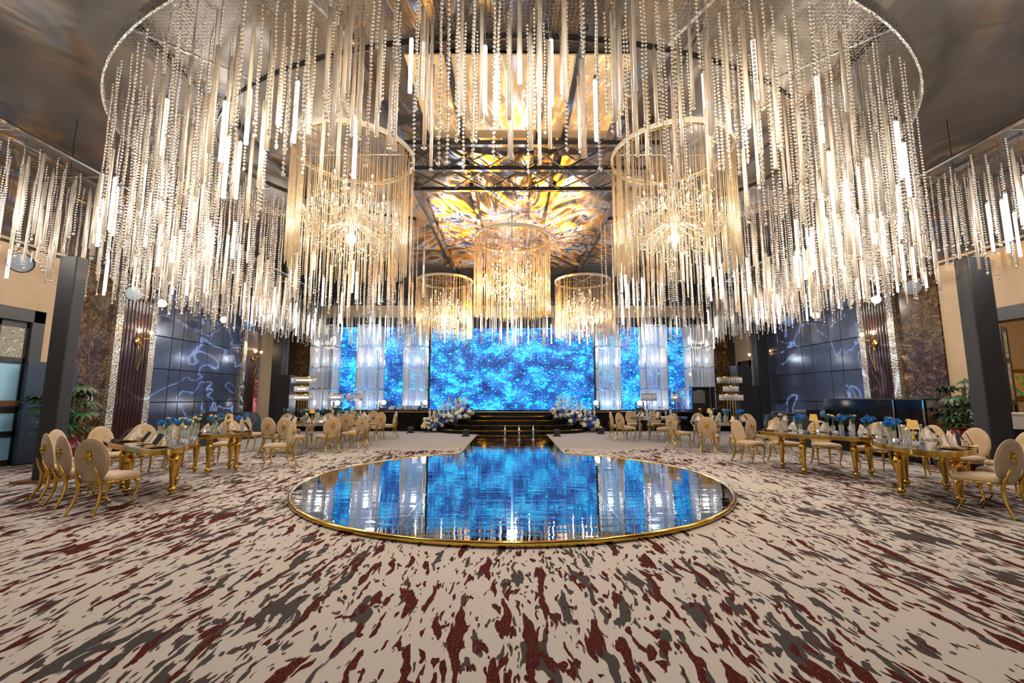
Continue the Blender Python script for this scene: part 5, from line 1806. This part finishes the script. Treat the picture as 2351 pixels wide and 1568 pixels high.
lump('low black cloth covered gear before the left wall panels, nearest the pilaster', -9.9, 13.6, .45, .6, .7)
lump('tall black cloth covered gear before the left wall panels, middle one', -9.9, 14.95, .5, .65, 1.02)
lump('rounded black cloth covered gear before the left wall panels, nearest the stage', -9.9, 16.4, .5, .65, .95)
t = thing('banner_panel', 'narrow red upright panel beside the far left pilaster', 'panel', (-10.2, 17.6, 0.004))
MB().box(-.02, .02, -.12, .12, 0, 2.25).build('panel', simple('dull red board', (0.16, 0.03, 0.025), 0.5), t)
MB().box(-.1, .1, -.14, .14, 0, .03).build('foot', M['device'], t)
t = thing('wall_socket', 'small white wall socket on the left brown marble', 'socket', (-WX + 0.05, 11.6, 1.45))
MB().box(0, .02, -.06, .06, -.06, .06).build('plate', M['white_cloth'], t)
MB().box(.02, .024, -.035, .035, -.035, .035).build('insert', M['device'], t)
ct = thing('cocktail_table', 'round cocktail table with white top band and black skirt at the right edge', 'table', (9.75, 8.55, 0.004))
MB().lathe([(0.42, 1.14), (0.43, 1.16), (0.43, 1.19), (0.0, 1.195)], 32).build('top', M['white_cloth'], ct, 50)
MB().lathe([(0.425, 0.9), (0.435, 1.139)], 32, None, False).build('white_band', M['white_cloth'], ct, True)
MB().lathe([(0.36, 0.0), (0.25, 0.4), (0.3, 0.7), (0.40, 0.905)], 32, None, False).build('black_skirt', M['black'], ct, True)


# ------------------------------------------------------------ tall crystal lamps on the mirrored tables
def tier_lamp(label, x, y, tiers, rods, spread, w, d, glow):
    root = thing('crystal_lamp', label, 'lamp', (x, y, TZ + 0.004), 0, 'tall crystal lamps on the mirrored tables')
    MB().box(-spread - .05, spread + .05, -.08, .08, 0, .015).build('base', M['gold'], root)
    top = tiers[0][0]
    for i in range(rods):
        px = -spread + 2 * spread * i / max(1, rods - 1)
        MB().tube([(px, 0, .01), (px, 0, top)], 0.008, 6).build('gold_rod', M['gold_dark'], root)
    for zt, hgt, tw, off in tiers:
        sh = MB().ring((off, 0, zt), tw, 0.012, 32, 6, d)
        for s in (1,): sh.tube([(off - tw, 0, zt), (off + tw, 0, zt)], 0.008, 5)
        sh.build('shade_hoop', M['gold_dark'], root)
        ps = []
        n = 44
        for i in range(n):
            a = 2 * PI * i / n
            ps.append((*np_cyl(zt - hgt, zt - 0.01, 0.011, 6, off + tw * math.cos(a), d * math.sin(a)), 0))
        V, F, mi = cat(ps)
        tag(link('crystal_shade', mesh_np('crystal_shade', V, F, [M['crystal']], False), None, root), kind='stuff')
        if glow:
            MB().tube([(off - tw * .6, 0, zt - hgt * .5), (off + tw * .6, 0, zt - hgt * .5)], 0.02, 8).build('bulb', M['led_tube'], root)


tier_lamp('three-tiered crystal lamp standing on the left mirrored table', -6.3, 13.35, [(1.30, .17, .36, .0), (1.03, .16, .2, -.05), (.78, .17, .34, -.05)], 4, .12, .3, .22, True)
tier_lamp('three-tiered crystal lamp standing on the right mirrored table', 6.6, 13.35, [(1.30, .17, .36, -.02), (1.03, .16, .2, 0), (.78, .17, .34, 0)], 4, .12, .3, .22, False)
tier_lamp('rectangular crystal lamp on the left table nearest the stage, left of two', -6.45, 16.2, [(.82, .25, .27, 0)], 2, .1, .3, .16, True)
tier_lamp('rectangular crystal lamp on the left table nearest the stage, right of two', -5.72, 16.1, [(.82, .25, .29, 0)], 2, .1, .3, .16, False)
tier_lamp('rectangular crystal lamp on the right table nearest the stage, left of two', 5.05, 16.35, [(.82, .25, .27, 0)], 2, .1, .3, .16, False)
tier_lamp('rectangular crystal lamp on the right table nearest the stage, right of two', 5.95, 16.2, [(.82, .25, .12, 0)], 2, .05, .1, .10, True)


# ------------------------------------------------------------ pattern spots (the moving heads' projected patterns)
def gobo(loc, aim, power, spot, scale, colors, seed, stretch=(1, 1), twist=0.0):
    o = lamp('SPOT', loc, power, (1, 1, 1), 0.02, aim, spot, 0.35)
    d = o.data
    d.use_nodes = True
    t = d.node_tree
    em = [n for n in t.nodes if n.type == 'EMISSION'][0]
    L_ = t.links.new
    tc = t.nodes.new('ShaderNodeTexCoord')
    sp_ = t.nodes.new('ShaderNodeSeparateXYZ'); L_(tc.outputs['Normal'], sp_.inputs[0])
    cx = t.nodes.new('ShaderNodeMath'); cx.operation = 'DIVIDE'; L_(sp_.outputs[0], cx.inputs[0]); L_(sp_.outputs[2], cx.inputs[1])
    cy_ = t.nodes.new('ShaderNodeMath'); cy_.operation = 'DIVIDE'; L_(sp_.outputs[1], cy_.inputs[0]); L_(sp_.outputs[2], cy_.inputs[1])
    cb = t.nodes.new('ShaderNodeCombineXYZ'); L_(cx.outputs[0], cb.inputs[0]); L_(cy_.outputs[0], cb.inputs[1])
    mp = t.nodes.new('ShaderNodeMapping'); mp.inputs['Scale'].default_value = (stretch[0], stretch[1], 1); mp.inputs['Rotation'].default_value = (0, 0, twist); mp.inputs['Location'].default_value = (seed, seed * 1.7, 0)
    L_(cb.outputs[0], mp.inputs[0])
    nz = t.nodes.new('ShaderNodeTexNoise'); nz.inputs['Scale'].default_value = scale; nz.inputs['Detail'].default_value = 2.5; nz.inputs['Distortion'].default_value = 1.3
    L_(mp.outputs[0], nz.inputs['Vector'])
    rp = t.nodes.new('ShaderNodeValToRGB')
    e = rp.color_ramp.elements
    while len(e) < len(colors): e.new(0.5)
    for q_, (p, c) in zip(e, colors): q_.position = p; q_.color = (*c, 1)
    L_(nz.outputs[0], rp.inputs[0]); L_(rp.outputs[0], em.inputs['Color'])
    return o


FIRE = [(0.40, (0, 0, 0)), (0.435, (0.5, 0.15, 0.0)), (0.46, (1, 0.38, 0.01)), (0.50, (1, 0.50, 0.04)), (0.515, (1, 0.95, 0.85)), (0.53, (0.2, 0.42, 1.0)), (0.55, (0, 0, 0)), (0.585, (0, 0, 0)), (0.60, (0.7, 0.85, 1)), (0.615, (1, 0.5, 0.04)), (0.64, (0.8, 0.3, 0.0)), (0.66, (0, 0, 0))]
gobo((-3.2, 19.2, 1.5), (2.0, 14.2, 7.1), 36000, 62, 4.0, FIRE, 1.3, (1, 4.6), 0.7)
gobo((3.2, 19.2, 1.5), (-2.0, 14.2, 7.1), 36000, 62, 4.0, FIRE, 4.1, (1, 4.6), -0.7)
gobo((0.2, 18.9, 1.2), (0.0, 9.6, 7.1), 9000, 52, 4.0, FIRE, 7.7, (3.4, 1), 0.1)
WISP = [(0.480, (0, 0, 0)), (0.497, (0.6, 0.8, 1)), (0.503, (0.9, 0.95, 1)), (0.514, (0.05, 0.08, 0.12)), (0.56, (0, 0, 0))]
gobo((3.5, 15.5, 5.6), (-11.0, 15.4, 2.7), 42000, 26, 6, WISP, 2.2, (1.0, 1.6), 0.3)
gobo((-3.5, 15.5, 5.6), (11.0, 15.4, 2.7), 42000, 26, 6, WISP, 6.6, (1.0, 1.6), -0.3)
